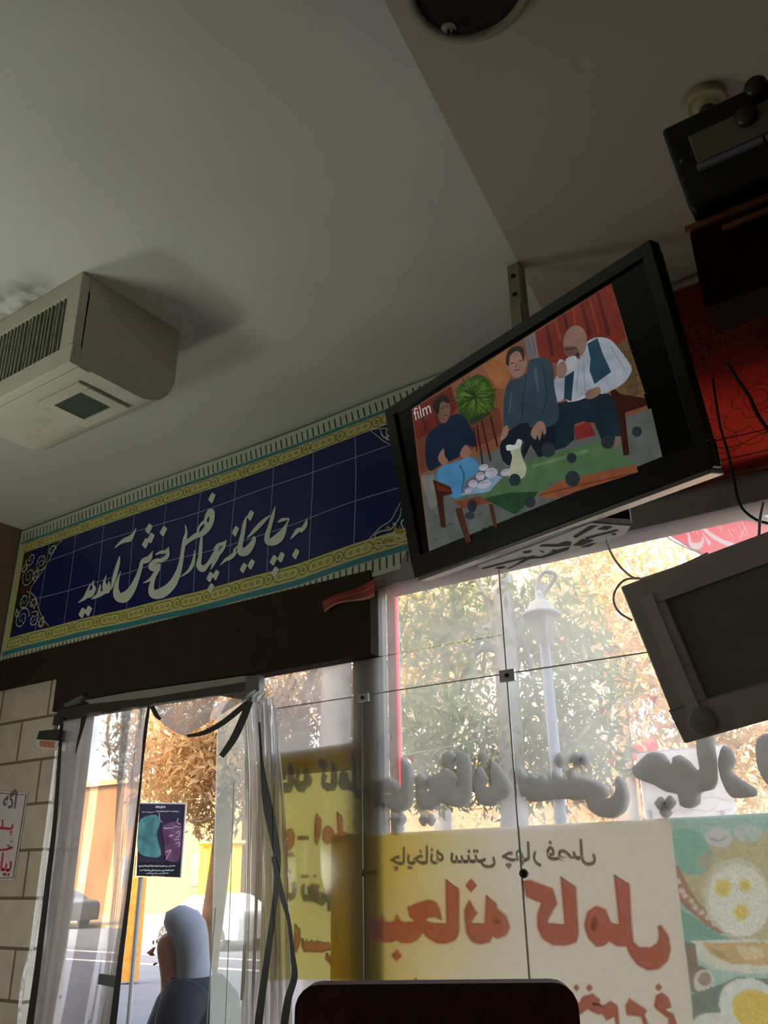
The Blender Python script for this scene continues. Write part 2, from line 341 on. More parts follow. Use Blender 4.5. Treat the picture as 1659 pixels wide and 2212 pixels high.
# ------------------------------------------------------------------ ceiling unit at the left
M_duct = mat('duct_cream_paint', (196, 192, 168), 0.6, var=0.08, scale=5); M_ductdk = mat('duct_grille_dark', (66, 74, 66), 0.8, var=0.3, scale=20)
x1, y0, z0 = -2.319, 1.464, 2.912; x0 = -3.02; y1 = 1.935; R_ = 0.17
t = thing('ceiling_air_vent', 'boxy cream air outlet with a slatted grille, mounted under the ceiling', 'air vent', ((x0+x1)/2, y0+.2, CEIL))
prof = [(y0+.035, CEIL), (y0+.035, z0)] + [(y1-R_+R_*math.sin(a), z0+R_-R_*math.cos(a)) for a in np.linspace(0, math.pi/2, 9)] + [(y1, CEIL)]
b = MB(); n = len(prof)
b.add([(x1, *p) for p in prof]+[(x0, *p) for p in prof], [tuple(range(n))[::-1], tuple(range(n, 2*n))]+[(i, n+i, n+(i+1) % n, (i+1) % n) for i in range(n)])
b.build('housing', M_duct, t)
fr = MB(); gx0, gx1, gz0, gz1 = x0+.06, x1-.075, z0+.075, CEIL-.075
fr.box((x0, y0, z0-.004), (x1, y0+.04, gz0)); fr.box((x0, y0, gz1), (x1, y0+.04, CEIL-.002)); fr.box((x0, y0, gz0), (gx0, y0+.04, gz1)); fr.box((gx1, y0, gz0), (x1, y0+.04, gz1))
fr.build('grille_frame', M_duct, t, bevel=.004)
MB().box((gx0, y0+.033, gz0), (gx1, y0+.036, gz1)).build('grille_back', M_ductdk, t)
sl = MB(); k = 24
for i in range(k):
    xx = gx0+(i+.5)*(gx1-gx0)/k; Mr = Matrix.Translation((xx, y0+.018, (gz0+gz1)/2)) @ Matrix.Rotation(math.radians(28+random.uniform(-9, 9)), 4, 'Z')
    sl.box((-.0022, -.014, -(gz1-gz0)/2), (.0022, .014, (gz1-gz0)/2), Mr)
sl.build('slats', mat('slat_dusty', (168, 170, 152), .7, var=.25, scale=30), t)
bx0, bx1, by0, by1 = -2.66, -2.40, y0+.10, y0+.33
bt = MB(); bt.box((bx0, by0, z0-.012), (bx1, by0+.045, z0)); bt.box((bx0, by1-.045, z0-.012), (bx1, by1, z0)); bt.box((bx0, by0+.045, z0-.012), (bx0+.05, by1-.045, z0)); bt.box((bx1-.05, by0+.045, z0-.012), (bx1, by1-.045, z0))
bf = bt.build('bottom_grille', M_duct, t, bevel=.002)
MB().box((bx0+.05, by0+.045, z0-.0035), (bx1-.05, by1-.045, z0-.001)).build('grille_back', M_ductdk, bf)
s2 = MB()
for i in range(11): yy = by0+.052+i*.0125; s2.box((bx0+.05, yy, z0-.010), (bx1-.05, yy+.004, z0-.004))
s2.build('slats', mat('slat_dark', (86, 92, 82), .7), bf)
MB().box((x0, y0+.04, z0-.008), (x1, y0+.085, z0)).build('edge_strip', M_duct, t, bevel=.003)

# dark round opening and hook at the top edge, and the ceiling rose
c = PZ(1012, -38, CEIL)
t = thing('ceiling_vent_hole', 'dark round vent opening in the ceiling at the top edge', 'vent', (c[0], c[1], CEIL))
MB().lathe([(.165, 0), (.165, -.010), (.148, -.016), (.140, -.006), (.140, 0)], (c[0], c[1], CEIL), 40).build('rim', mat('vent_rim_paint', (150, 146, 124), .7), t, smooth=True)
MB().lathe([(.141, -.003), (.10, -.004), (.0, -.004)], (c[0], c[1], CEIL), 40).build('opening', mat('vent_black', (26, 23, 20), .95), t)  # flat black disc drawn as the opening
c = PZ(969, 66, CEIL-.01)
t = thing('ceiling_hook', 'small dark hook screwed into the ceiling beside the round vent', 'hook', (c[0], c[1], CEIL))
MB().lathe([(.022, 0), (.020, -.006), (.009, -.009)], (c[0], c[1], CEIL), 16).build('plate', mat('vent_rim_paint', (150, 146, 124), .7), t)
MB().tube(cr([(c[0], c[1], CEIL-.008), (c[0], c[1], CEIL-.022), (c[0]+.010, c[1], CEIL-.032), (c[0]+.016, c[1], CEIL-.022)], 4), .0045).build('hook', mat('screw_dark', (60, 60, 58), .4, .6), t, smooth=True)
c = PZ(1524, 222, CEIL+.02); cz = CEIL+.027
t = thing('ceiling_rose', 'round cream ceiling rose above the black radio', 'ceiling rose', (c[0], c[1], cz))
MB().lathe([(.062, .02), (.062, -.012), (.050, -.022), (.046, -.014), (.036, -.028), (.022, -.034)], (c[0], c[1], cz), 32).build('plate', mat('rose_cream', (176, 160, 112), .6), t, smooth=True)
MB().lathe([(.022, -.03), (.022, -.05), (.0, -.052)], (c[0], c[1], cz), 20).build('socket', mat('socket_dark', (60, 68, 64), .5), t, smooth=True)

# ------------------------------------------------------------------ blue welcome banner
BY = D-0.030
BX0, BX1, BZ0, BZ1 = -4.735, -1.50, 2.395, 3.285
def bwave(x, z):
    u = (x-BX0)/(BX1-BX0); low = (BZ1-z)/(BZ1-BZ0)
    return -0.007*math.sin(u*9.0+low*1.5)-0.010*low*math.sin(u*17+0.6)**2-0.012*low*max(0, u-.75)*4*(0.5+0.5*math.sin(u*40))
def bz_shift(x, z):      # the lower hem hangs in shallow waves
    u = (x-BX0)/(BX1-BX0); low = (BZ1-z)/(BZ1-BZ0)
    return low*(0.012*math.sin(u*7.5+0.4)-0.012+0.045*max(0, u-.72)/.28*(1 if u > .72 else 0)) - (1-low)*0.010*(0.5+0.5*math.sin(u*11))
def bp(x, z, lift=0.0):
    return (x, BY+bwave(x, z)-lift, z+bz_shift(x, z))
def bpx(lift):
    def f(px, py):
        p = PY(px, py, BY); return (p[0], BY+bwave(p[0], p[2])-lift, p[2])
    return f
M_vinyl = lambda n, c, v=.06: mat(n, c, 0.33, var=v, scale=3.5)
ban = thing('welcome_banner', 'long blue banner with white calligraphy and gold borders hung under the ceiling', 'banner', ((BX0+BX1)/2, BY, BZ0))
cream = M_vinyl('banner_cream', (196, 204, 178)); gold = M_vinyl('banner_gold', (206, 198, 120)); blue = M_vinyl('banner_blue', (21, 30, 92), .15); teal = M_vinyl('banner_teal', (64, 132, 138)); olive = M_vinyl('banner_olive', (52, 58, 26)); white = M_vinyl('banner_white', (222, 226, 208))
def band(x0, x1, z0, z1, lift, mb, nu=120, nv=6):
    mb.grid(lambda a, b: bp(x0+(x1-x0)*a, z0+(z1-z0)*b, lift), nu, nv)
b = MB(); band(BX0, BX1, BZ0, BZ1, 0, b, 160, 18); PC = [(b, cream)]   # printed layers of the cloth
E1, E2, E3, E4 = .018, .078, .106, .182      # hem, fringe, teal line, gold band
b = MB(); band(BX0+.075, BX1, BZ0+E4, BZ1-E4+.02, .0015, b, 160, 14); PB = [(b, blue)]
b = MB(); band(BX0+.03, BX1, BZ0+E3, BZ0+E4, .0016, b); band(BX0+.03, BX1, BZ1-E4+.02, BZ1-E3+.01, .0016, b); band(BX0+.03, BX0+.075, BZ0+E4, BZ1-E4+.02, .0016, b, 2, 30)
PG = [(b, gold)]
b = MB(); band(BX0+.02, BX1, BZ0+E2, BZ0+E3, .0017, b); band(BX0+.02, BX1, BZ1-E3+.01, BZ1-E2, .0017, b); PC.append((b, teal))
b = MB(); nf = 92
for i in range(nf):
    x = BX0+.04+(BX1-BX0-.05)*i/nf
    for za, zb, sl in ((BZ0+E1+.004, BZ0+E2-.004, .0), (BZ1-E2+.004, BZ1-E1-.004, .010)):
        b.add([bp(x, za, .0018), bp(x+.006, za, .0018), bp(x+.006-sl, zb, .0018), bp(x-sl, zb, .0018)], [(0,1,2,3)])
PC.append((b, olive))
b = MB()                                       # medallions of the gold bands: long cartouche, then a small round one
def outline(pts, hw, lift): ribbon(b, [(*p, hw) for p in pts], lambda x, z: bp(x, z, lift), n=2)
for zc in (BZ0+(E3+E4)/2, BZ1-(E3+E4)/2+.015):
    x = BX0+.06; i = 0
    while x < BX1-.05:
        if i % 2 == 0:
            L, h = .155, .026
            pts = [(x+L*.5+L*.5*cx_, zc+h*cz_) for cx_, cz_ in ((-1, 0), (-.88, .75), (-.72, .85), (-.55, 1), (0, .92), (.55, 1), (.72, .85), (.88, .75), (1, 0), (.88, -.75), (.72, -.85), (.55, -1), (0, -.92), (-.55, -1), (-.72, -.85), (-.88, -.75), (-1, 0))]
            outline(pts, .0016, .002)
            for dx in (-.04, 0, .04): outline([(x+L*.5+dx-.009, zc), (x+L*.5+dx, zc+.007), (x+L*.5+dx+.009, zc), (x+L*.5+dx, zc-.007), (x+L*.5+dx-.009, zc)], .0014, .002)
            x += L+.004
        else:
            r = .024; outline([(x+r+r*math.cos(a), zc+r*math.sin(a)) for a in np.linspace(0, 2*math.pi, 11)], .0016, .002); outline([(x+r+.007*math.cos(a), zc+.007*math.sin(a)) for a in np.linspace(0, 2*math.pi, 7)], .002, .002)
            x += 2*r+.004
        i += 1
PG.append((b, olive))
b = MB()
xg = BX0+.33
while xg < BX1-.02:
    ribbon(b, [(xg+.006*math.sin(z*7+xg*3), z, .0021) for z in np.linspace(BZ0+E4+.002, BZ1-E4+.016, 8)], lambda x, z: bp(x, z, .0024), 2); xg += .258
for zg in (BZ0+.385, BZ0+.62):
    ribbon(b, [(x, zg+.006*math.sin(x*5+zg*9), .0021) for x in np.linspace(BX0+.30, BX1, 34)], lambda x, z: bp(x, z, .0024), 2)
PB.append((b, M_vinyl('banner_line', (156, 164, 196))))
# corner ornaments: scrolls of thin line
def spiral(cx, cz, r, turns, sgn, a0, mb, hw=.0030, lift=.0032):
    ribbon(mb, [(cx+sgn*r*(1-k)*math.cos(a0+k*turns*6.283), cz+r*(1-k)*math.sin(a0+k*turns*6.283), hw*(1-.4*k)) for k in np.linspace(0, .9, 22)], lambda x, z: bp(x, z, lift), 2)
lx, lz0, lz1 = BX0+.085, BZ0+E4+.01, BZ1-E4+.012; lh = lz1-lz0
b = MB(); pl = [(lx, lz0), (lx+.36, lz0), (lx+.30, lz0+.05), (lx+.24, lz0+.13), (lx+.20, lz0+.20), (lx+.13, lz0+.265), (lx+.20, lz0+.34), (lx+.27, lz0+.42), (lx+.33, lz1-.02), (lx+.38, lz1), (lx, lz1)]
b.poly([bp(x, z, .0027) for x, z in pl]); PB.append((b, M_vinyl('banner_dark_olive', (44, 40, 34))))
b = MB(); rd = MB()
ribbon(b, [(x, z, .0025) for x, z in pl[1:10]], lambda x, z: bp(x, z, .0032), 4)
for (cx, cz, r, tn, sg, a0) in ((lx+.09, lz0+.09, .072, 2.2, 1, 0), (lx+.21, lz0+.065, .052, 1.8, -1, 1), (lx+.085, lz0+.205, .06, 2, -1, 2), (lx+.09, lz0+.36, .07, 2.2, 1, 2), (lx+.20, lz0+.43, .058, 2, -1, 4), (lx+.08, lz0+.475, .046, 1.7, 1, 3), (lx+.29, lz0+.03, .03, 1.4, 1, 1), (lx+.18, lz0+.17, .034, 1.4, 1, 5), (lx+.17, lz0+.35, .036, 1.5, -1, 5), (lx+.29, lz1-.045, .034, 1.4, 1, 0), (lx+.03, lz0+.14, .03, 1.3, -1, 3), (lx+.03, lz0+.43, .03, 1.3, 1, 3)):
    spiral(cx, cz, r, tn, sg, a0, b)
    for k in range(9):
        a = a0+k*.75; q = r*(.95-.07*k); px_, pz_ = cx+sg*q*math.cos(a), cz+q*math.sin(a); L_ = .018
        if px_ < lx+.005 or pz_ < lz0 or pz_ > lz1: continue
        ribbon(b, [(px_, pz_, .0008), (px_+L_*.5*math.cos(a+.9), pz_+L_*.5*math.sin(a+.9), .0035), (px_+L_*math.cos(a+1.3), pz_+L_*math.sin(a+1.3), .0006)], lambda x, z: bp(x, z, .0034), 2)
PB.append((b, M_vinyl('banner_scroll', (206, 206, 200))))
for (cx, cz, r) in ((lx+.05, lz0+.275, .028), (lx+.10, lz0+.28, .018), (lx+.17, lz0+.115, .016), (lx+.15, lz0+.40, .014)):
    for k in range(5): a = k*1.257; ribbon(rd, [(cx, cz, .002), (cx+r*.6*math.cos(a), cz+r*.6*math.sin(a), r*.32), (cx+r*math.cos(a), cz+r*math.sin(a), .001)], lambda x, z: bp(x, z, .0036), 2)
PB.append((rd, M_vinyl('banner_red', (120, 30, 34))))
K1, K2 = crop(0, 1040, 3.456), crop(440, 860, 3.456)
b = MB(); g = MB(); f3 = bpx(.0034)
def st(mb, K, pts, s=3.456, n=5): ribbon(mb, [(*K(x, y), w/s) for x, y, w in pts], f3, n)
for pts in ([(1190,1132,2),(1250,1060,3),(1330,970,3),(1400,920,3),(1440,850,3),(1475,782,2)], [(1190,1132,2),(1300,1105,3),(1420,1090,3),(1540,1080,3)], [(1300,1060,2),(1290,1030,3),(1330,1000,4),(1400,985,4),(1430,950,4),(1470,890,3),(1480,820,2)],
            [(1330,1080,2),(1370,1040,5),(1430,1020,5),(1500,1050,4)], [(1510,900,3),(1480,930,5),(1500,980,4),(1530,985,3)], [(1420,940,8),(1440,950,3),(1425,1010,4)], [(1245,245,2),(1320,235,3),(1400,232,3)], [(1255,248,2),(1320,300,3),(1350,325,3),(1400,352,2)], [(1330,240,2),(1345,290,5),(1385,300,4),(1370,255,3),(1400,240,3)], [(1395,275,4),(1375,310,6),(1400,318,2)]): st(b, K2, pts)
for pts in ([(1365,980,2),(1385,970,10),(1405,985,2)], [(1430,980,2),(1455,990,14),(1485,1015,3)], [(1350,1075,2),(1375,1068,12),(1405,1070,2)], [(1465,960,2),(1475,985,8),(1478,1005,2)]): st(g, K2, pts)
PB += [(b, white), (g, M_vinyl('banner_yellow', (190, 150, 40)))]
for nm_, L_ in (('cloth', PC), ('gold_border', PG), ('blue_field', PB)):
    q_ = MB()
    for i_, (o_, m_) in enumerate(L_): q_.merge(o_, i_)
    q_.build(nm_, [m_ for o_, m_ in L_], ban, smooth=True)
# calligraphy, right to left
b = MB(); f3 = bpx(.0042)
A = [  # rows x, y, half width as read off the left half
 [(862,498,3),(895,466,9),(930,442,17),(968,428,21),(998,392,10),(1018,347,2)],
 [(897,558,3),(886,610,12),(869,670,15),(853,730,14),(840,780,9),(828,812,3)],
 [(800,704,3),(786,752,9),(792,795,22),(804,818,20),(818,772,10),(815,745,4)], [(812,820,14),(785,828,14),(748,850,15),(716,868,10),(693,882,3)], [(757,770,4),(752,810,9),(745,845,14)],
 [(712,740,3),(703,770,7),(714,800,13),(694,842,17),(672,856,17),(655,848,12)], [(704,818,12),(668,848,18),(638,880,11),(596,908,3)], [(690,765,4),(668,815,8),(655,852,12)],
 [(1143,520,3),(1110,563,8),(1066,585,9),(1056,615,14),(1045,660,15),(1020,730,19),(980,810,28),(930,862,38),(886,862,34),(868,810,21),(880,740,10),(902,672,2)], [(1140,525,4),(1122,578,11),(1085,600,13),(1055,594,8)],
 [(1163,548,4),(1200,530,11),(1238,525,13),(1264,491,3)], [(1260,500,4),(1252,556,15),(1212,588,15),(1180,590,15),(1150,606,20),(1136,638,28),(1170,648,22),(1192,615,14)], [(1190,640,15),(1160,695,17),(1120,735,11),(1070,758,3)],
 [(1382,322,3),(1390,380,9),(1380,430,15),(1366,510,14),(1353,600,16),(1330,690,22),(1282,780,32),(1212,834,38),(1152,842,32),(1133,800,22),(1150,728,14),(1192,643,2)],
 [(1372,475,12),(1416,435,15),(1460,405,19),(1502,392,19),(1552,350,19),(1580,285,20),(1576,222,22),(1546,250,16),(1530,290,10)], [(1470,395,10),(1488,335,8),(1528,300,14),(1536,340,14),(1492,398,14)],
 [(1452,514,3),(1449,570,10),(1432,630,13),(1402,675,10),(1345,715,2)],
 [(1506,390,4),(1499,470,13),(1493,560,14),(1484,622,20),(1512,652,25),(1545,628,16),(1572,590,13),(1600,545,15),(1640,480,8)], [(1640,540,10),(1618,590,9),(1575,660,3)]]
for s_ in A: st(b, K1, s_)
B = [
 [(75,1135,4),(105,1100,11),(150,1088,14),(179,1062,3)], [(172,1075,4),(152,1122,13),(112,1165,17),(80,1188,15),(45,1228,15),(0,1275,14)], [(92,1160,6),(76,1225,8),(54,1282,3)],
 [(264,1106,3),(240,1140,9),(244,1158,14),(214,1190,17),(170,1212,12),(127,1252,2)],
 [(328,884,3),(314,940,14),(299,1030,17),(284,1105,20),(290,1150,29),(328,1150,31),(368,1105,24),(390,1055,13),(378,1040,7)], [(337,1048,4),(375,1010,12),(420,960,17),(470,910,12),(507,878,3)],
 [(543,810,2),(526,880,13),(505,960,15),(486,1030,19),(490,1075,22),(530,1075,32),(572,1045,34),(604,1000,22),(625,955,10),(649,904,3)], [(562,932,4),(598,912,13),(648,905,4)],
 [(787,902,2),(766,948,9),(748,980,13),(715,992,17),(690,1020,12),(654,1062,2)], [(782,915,4),(776,960,9),(735,1006,9)]]
for s_ in B: st(b, K2, s_)
dot = [(-29,13),(-24,2),(-4,-36),(4,-40),(25,-24),(27,-16),(4,36),(-4,40)]
for K, ds in ((K1, ((626,985),(671,970),(1113,354),(1128,423),(1088,462),(1222,372),(1580,122))), (K2, ((245,997),(358,880),(312,1274),(370,1247),(534,1216),(590,1193),(546,1302),(699,1168),(50,1337),(97,1322),(57,1422)))):
    for x, y in ds: b.poly([f3(*K(x+dx, y+dy)) for dx, dy in dot])
b.build('calligraphy', white, ban)

# ------------------------------------------------------------------ red cloths on the front wall
def red_mat(name, rgb, tr): return mat(name, rgb, 0.8, var=0.2, scale=7, trans=tr)
RC = red_mat('red_cloth', (150, 36, 24), 0.5); RL = red_mat('red_cloth_line', (176, 96, 62), 0.35)
CY_ = D-.045
def cl(x, z): return (x, CY_-.006*math.sin(x*9)-.004*math.sin(x*23+z*3), z)
hang = thing('red_wall_cloth', 'dark red patterned cloth hung on the wall behind the television', 'cloth', (0, CY_, 2.45))
b = MB(); b.grid(lambda a, q: cl(-1.08+1.9*a, 2.452+.80*q), 60, 20); b.build('cloth', RC, hang, smooth=True)
b = MB()
def cl2(x, z): p = cl(x, z); return (p[0], p[1]-.002, p[2])
for z, hw in ((2.462, .006), (2.520, .004)): ribbon(b, [(x, z, hw) for x in np.linspace(-1.07, .8, 30)], cl2, 2)
for (mx, mz, s_) in ((-.36, 2.72, 1.0), (.18, 2.72, 1.0), (-.85, 2.72, 1.0), (-.62, 2.98, .8), (-.30, 3.03, .8), (.05, 3.0, .8)):
    for r, kk in ((.155*s_, 10), (.115*s_, 8), (.06*s_, 6)):
        for k in range(kk):
            a0 = 6.283*k/kk; da = 6.283/kk; q = r*math.sin(da/2)
            c0 = (mx+r*math.cos(a0), mz+r*math.sin(a0)*.85)
            ribbon(b, [(c0[0]+q*math.cos(a0+t_), c0[1]+q*math.sin(a0+t_)*.85, .0016) for t_ in np.linspace(-1.7, 1.7, 7)], cl2, 2)
    for k in range(2): ribbon(b, [(mx+(.03+.02*k)*s_*math.cos(t_), mz+(.03+.02*k)*s_*math.sin(t_), .0016) for t_ in np.linspace(0, 6.283, 10)], cl2, 2)
for x in np.linspace(-1.0, .7, 8):
    ribbon(b, [(x-.05, 2.575, .0018), (x-.02, 2.55, .0018), (x+.03, 2.545, .0018), (x+.07, 2.56, .0018)], cl2, 3)
ribbon(b, [(x, 2.572+.012*math.sin(x*30), .0022) for x in np.linspace(-1.07, .8, 60)], cl2, 1)
b.build('pale_pattern', RL, hang)
b = MB(); ribbon(b, [(x, 2.60+.004*math.sin(x*5), .002) for x in np.linspace(-1.07, .8, 20)], cl2, 2); b.build('crease', mat('crease_dark', (50, 10, 8), .9), hang)
K = crop(440, 860, 3.456)
corner = thing('red_cloth_corner', 'small red striped cloth corner sticking out under the blue banner', 'cloth', PY(760, 1300, D-.07))
q = [PY(*K(x, y), D-.075) for x, y in ((885,1520),(1285,1345),(1285,1465),(905,1600))]
def cq(a, v): p = (q[0]*(1-a)+q[1]*a)*(1-v)+(q[3]*(1-a)+q[2]*a)*v; p = p.copy(); p[1] -= .012*math.sin(a*7); p[2] += .012*math.sin(a*4.5)*v; return p
kc = MB().grid(lambda a, v: cq(a, v), 16, 4)
b = MB()
for va, vb in ((.40, .45), (.84, 1.0)): b.grid(lambda a, v: cq(a, va+(vb-va)*v)-np.array((0, .003, 0)), 16, 1)
kc.merge(b, 1).build('cloth', [mat('red_corner', (150, 62, 48), .8, trans=.2), mat('red_corner_line', (200, 140, 110), .8, trans=.2)], corner, smooth=True)

# ------------------------------------------------------------------ television with the programme that is on
def frame(t, e):
    return Matrix.Translation(Vector(t)) @ Matrix.Rotation(e[2], 4, 'Z') @ Matrix.Rotation(e[1], 4, 'Y') @ Matrix.Rotation(e[0], 4, 'X')
TVM = frame((-0.8125, 1.812, 2.2922), [math.radians(a) for a in (12.225, 1.921, -18.873)]); TW, TH = 1.0, .5396
tv = thing('television', 'black flat television hanging tilted, showing three men seated at a table', 'television', None, mw=TVM.copy())
tn = np.array(TVM.to_3x3() @ Vector((0, -1, 0))); tp = np.array(TVM.to_translation()); TVI = TVM.inverted()
tup = np.array(TVM.to_3x3() @ Vector((0, 0, 1))); tri = np.array(TVM.to_3x3() @ Vector((1, 0, 0)))
M_tv = mat('tv_black_gloss', (34, 35, 36), .22, var=.1); M_tvb = mat('tv_black_matt', (24, 24, 25), .55)
sx0, sx1, sz0, sz1 = -TW/2+.042, TW/2-.030, -TH/2+.062, TH/2-.030
b = MB(); z_ = TH/2; x_ = TW/2
b.box((-x_, -.006, sz1), (x_, .03, z_), TVM); b.box((-x_, -.006, -z_), (x_, .03, sz0), TVM); b.box((-x_, -.006, sz0), (sx0, .03, sz1), TVM); b.box((sx1, -.006, sz0), (x_, .03, sz1), TVM)
b.build('bezel', M_tv, tv, bevel=.003)
MB().box((sx0, .004, sz0), (sx1, .012, sz1), TVM).build('screen', mat('tv_panel', (14, 15, 16), .2, spec=.35), tv)
b = MB(); b.box((-x_+.01, .03, -z_+.012), (x_-.01, .055, z_-.01), TVM); b.box((-.32, .055, -.2), (.32, .085, .16), TVM); b.build('back_cover', M_tvb, tv, bevel=.006)
b = MB(); b.box((-x_+.01, -.004, -z_-.010), (x_-.01, .05, -z_), TVM); b.build('lower_lip', mat('tv_lip_grey', (120, 116, 112), .3, .3), tv, bevel=.002)
def tvp(l):
    base = tp+tn*(-.004+l)
    return lambda x, y: PN(x, y, base, tn)
V = crop(880, 600, 3.1904)
pic = MB(); pm = []; lay = [0.0006]
def tp_(rgb, *polys, sm=0):
    if rgb not in pm: pm.append(rgb)
    f = tvp(lay[0]); lay[0] += .00012
    for p in polys:
        if sm: p = cr(p, sm, True)
        pic.poly([f(*V(x, y)) for x, y in p], mi=pm.index(rgb))
def tl_(rgb, *strokes):
    if rgb not in pm: pm.append(rgb)
    f = tvp(lay[0]); lay[0] += .00012
    for s_ in strokes: ribbon(pic, [(*V(x, y), w_/3.19) for x, y, w_ in s_], f, 4, pm.index(rgb))
def el(cx, cy, rx, ry, a=0, n=20):
    return [(cx+rx*math.cos(t)*math.cos(a)-ry*math.sin(t)*math.sin(a), cy+rx*math.cos(t)*math.sin(a)+ry*math.sin(t)*math.cos(a)) for t in np.linspace(0, 6.283, n, endpoint=False)]
tp_((138, 78, 46), [(28,905),(1405,38),(1760,1250),(152,1905)])
tp_((118, 58, 38), [(40,1000),(300,840),(640,900),(660,1080),(80,1360)])
tp_((166, 92, 42), [(520,600),(700,480),(720,640),(690,760),(620,760),(560,680)])
tp_((110, 104, 104), [(805,425),(880,378),(912,530),(900,560),(830,560)])
tl_((86, 82, 84), [(830,415,3),(860,540,3)], [(855,400,3),(885,530,3)])
tp_((128, 34, 20), [(880,378),(1405,38),(1525,480),(1010,590),(905,540)])
tl_((88, 24, 16), [(960,330,12),(1000,540,12)], [(1080,250,10),(1110,380,10)], [(1200,180,10),(1260,400,14)], [(1310,105,10),(1390,400,14)])
tl_((156, 52, 26), [(1020,290,10),(1055,430,10)], [(1140,210,8),(1160,330,8)], [(1255,145,8),(1320,380,12)])
tp_((112, 32, 20), [(30,908),(300,745),(345,900),(240,1010),(65,1120)])
tl_((80, 24, 18), [(90,890,8),(130,1060,8)], [(170,840,8),(210,1010,8)])
tp_((92, 98, 92), [(95,1370),(420,1250),(660,1170),(1000,1120),(1500,960),(1680,900),(1760,1250),(152,1905)])
tp_((118, 116, 108), [(95,1370),(180,1350),(215,1560),(160,1600),(120,1480)])
for i in range(70):
    a_ = rng.random(2); xx, yy = 180+1300*a_[0], 1560-190*a_[0]+(300-200*a_[0])*a_[1]
    tp_(((70, 76, 72), (112, 116, 106), (58, 64, 64))[i % 3], el(xx, yy, 10+8*a_[1], 5, -.4, 7)) if i < 36 else None
tl_((64, 30, 22), [(478,1010,6),(520,1290,6)], [(512,985,6),(575,1265,6)], [(572,955,7),(622,1165,7)], [(455,1030,5),(480,1200,5)])
tp_((44, 78, 18), [(340,760),(400,715),(480,665),(535,685),(585,755),(600,850),(555,915),(500,945),(430,985),(365,945),(348,850)], sm=3)
def fern(rgb, n, a, r0, r1, w_):
    tl_(rgb, *[[(465+r0*math.cos(t_)*.6, 820+r0*math.sin(t_)*.6, w_*.5), (465+(r0+r1)*.5*math.cos(t_+.08), 815+(r0+r1)*.5*math.sin(t_+.08), w_), (465+q*math.cos(t_+a), 822+q*math.sin(t_+a)+6, .4)] for t_, q in zip(rng.random(n)*6.283, r1*(.75+.35*rng.random(n)))])
fern((40, 74, 16), 46, .25, 60, 165, 4.5); fern((66, 106, 24), 60, .2, 40, 160, 3.2); fern((92, 132, 38), 40, -.2, 30, 130, 2.4); fern((34, 62, 16), 30, .3, 10, 100, 3)
tp_((40, 58, 30), [(420,975),(560,920),(580,935),(440,1018)])
tp_((112, 80, 44), [(1440,470),(1512,415),(1640,800),(1480,850),(1440,700)])
tl_((66, 44, 26), *[[(1450+i*16, 465-i*10, 2), (1530+i*16, 830-i*8, 2)] for i in range(5)], *[[(1455+i*14, 520+i*60, 2), (1560+i*14, 500+i*55, 2)] for i in range(6)])
tp_((66, 22, 16), [(1395,745),(1470,800),(1640,830),(1650,880),(1500,930),(1530,1220),(1488,1225),(1460,980),(1410,860)])
tp_((142, 36, 34), [(1150,1030),(1250,985),(1300,1085),(1160,1120)])
tp_((24, 42, 56), [(985,900),(1100,850),(1340,795),(1425,850),(1475,1090),(1340,1125),(1290,1000),(1150,1010),(1150,1115),(1020,1190),(940,1050)], sm=2)
tp_((160, 168, 182), [(1080,610),(1180,500),(1240,440),(1310,410),(1400,428),(1485,525),(1543,615),(1532,672),(1470,742),(1340,802),(1270,765),(1200,820),(1130,855),(1095,830)], sm=3)
tl_((132, 140, 158), [(1180,600,3),(1165,790,3)], [(1215,580,3),(1225,780,3)], [(1400,470,5),(1500,640,4)])
tp_((150, 160, 176), [(1055,560),(1100,600),(1085,690),(1098,790),(1055,852),(1005,832),(992,750),(1030,670),(1032,600)], sm=3)
tp_((30, 68, 92), [(1240,455),(1310,415),(1345,520),(1405,650),(1290,732),(1255,640),(1262,560)]); tp_((26, 58, 80), [(1085,680),(1150,640),(1130,852),(1080,830)])
tp_((148, 108, 88), el(1155, 445, 82, 118, .12)); tp_((112, 76, 62), [(1075,475),(1150,470),(1180,490),(1190,560),(1120,555),(1085,510)])
tl_((60, 42, 38), [(1090,495,4),(1130,490,5),(1165,478,3)], [(1180,520,10),(1150,560,14)]); tp_((150, 108, 88), el(1226, 420, 12, 26, .1))
tp_((176, 178, 184), [(1092,560),(1160,538),(1166,592),(1130,632),(1100,622)], sm=3); tp_((146, 104, 86), [(1030,612),(1080,575),(1100,640),(1072,692),(1034,682)], sm=3)
tp_((180, 186, 196), [(1130,856),(1210,808),(1242,800),(1252,818),(1180,846)]); tp_((146, 102, 84), [(1235,795),(1310,750),(1332,790),(1280,832),(1230,832)], sm=3)
tp_((140, 102, 84), [(1430,1095),(1465,1090),(1455,1160),(1430,1160)])
tp_((22, 32, 46), [(655,1110),(780,1000),(960,1005),(1025,1060),(1005,1225),(900,1235),(850,1150),(800,1255),(690,1292),(640,1210)], sm=2)
tp_((46, 66, 82), [(680,745),(760,690),(820,655),(842,570),(940,550),(1002,600),(1012,750),(1045,960),(960,1032),(850,1032),(832,1000),(765,1012),(700,1042),(660,1012)], sm=3)
tl_((34, 50, 64), [(820,670,5),(800,820,5),(790,980,4)], [(930,600,4),(960,800,6),(930,940,5)]); tl_((62, 84, 102), [(880,620,8),(900,780,10)], [(720,780,8),(700,940,7)])
tp_((150, 104, 84), [(690,600),(700,525),(750,492),(802,522),(822,600),(792,668),(752,692),(712,662)], sm=3)
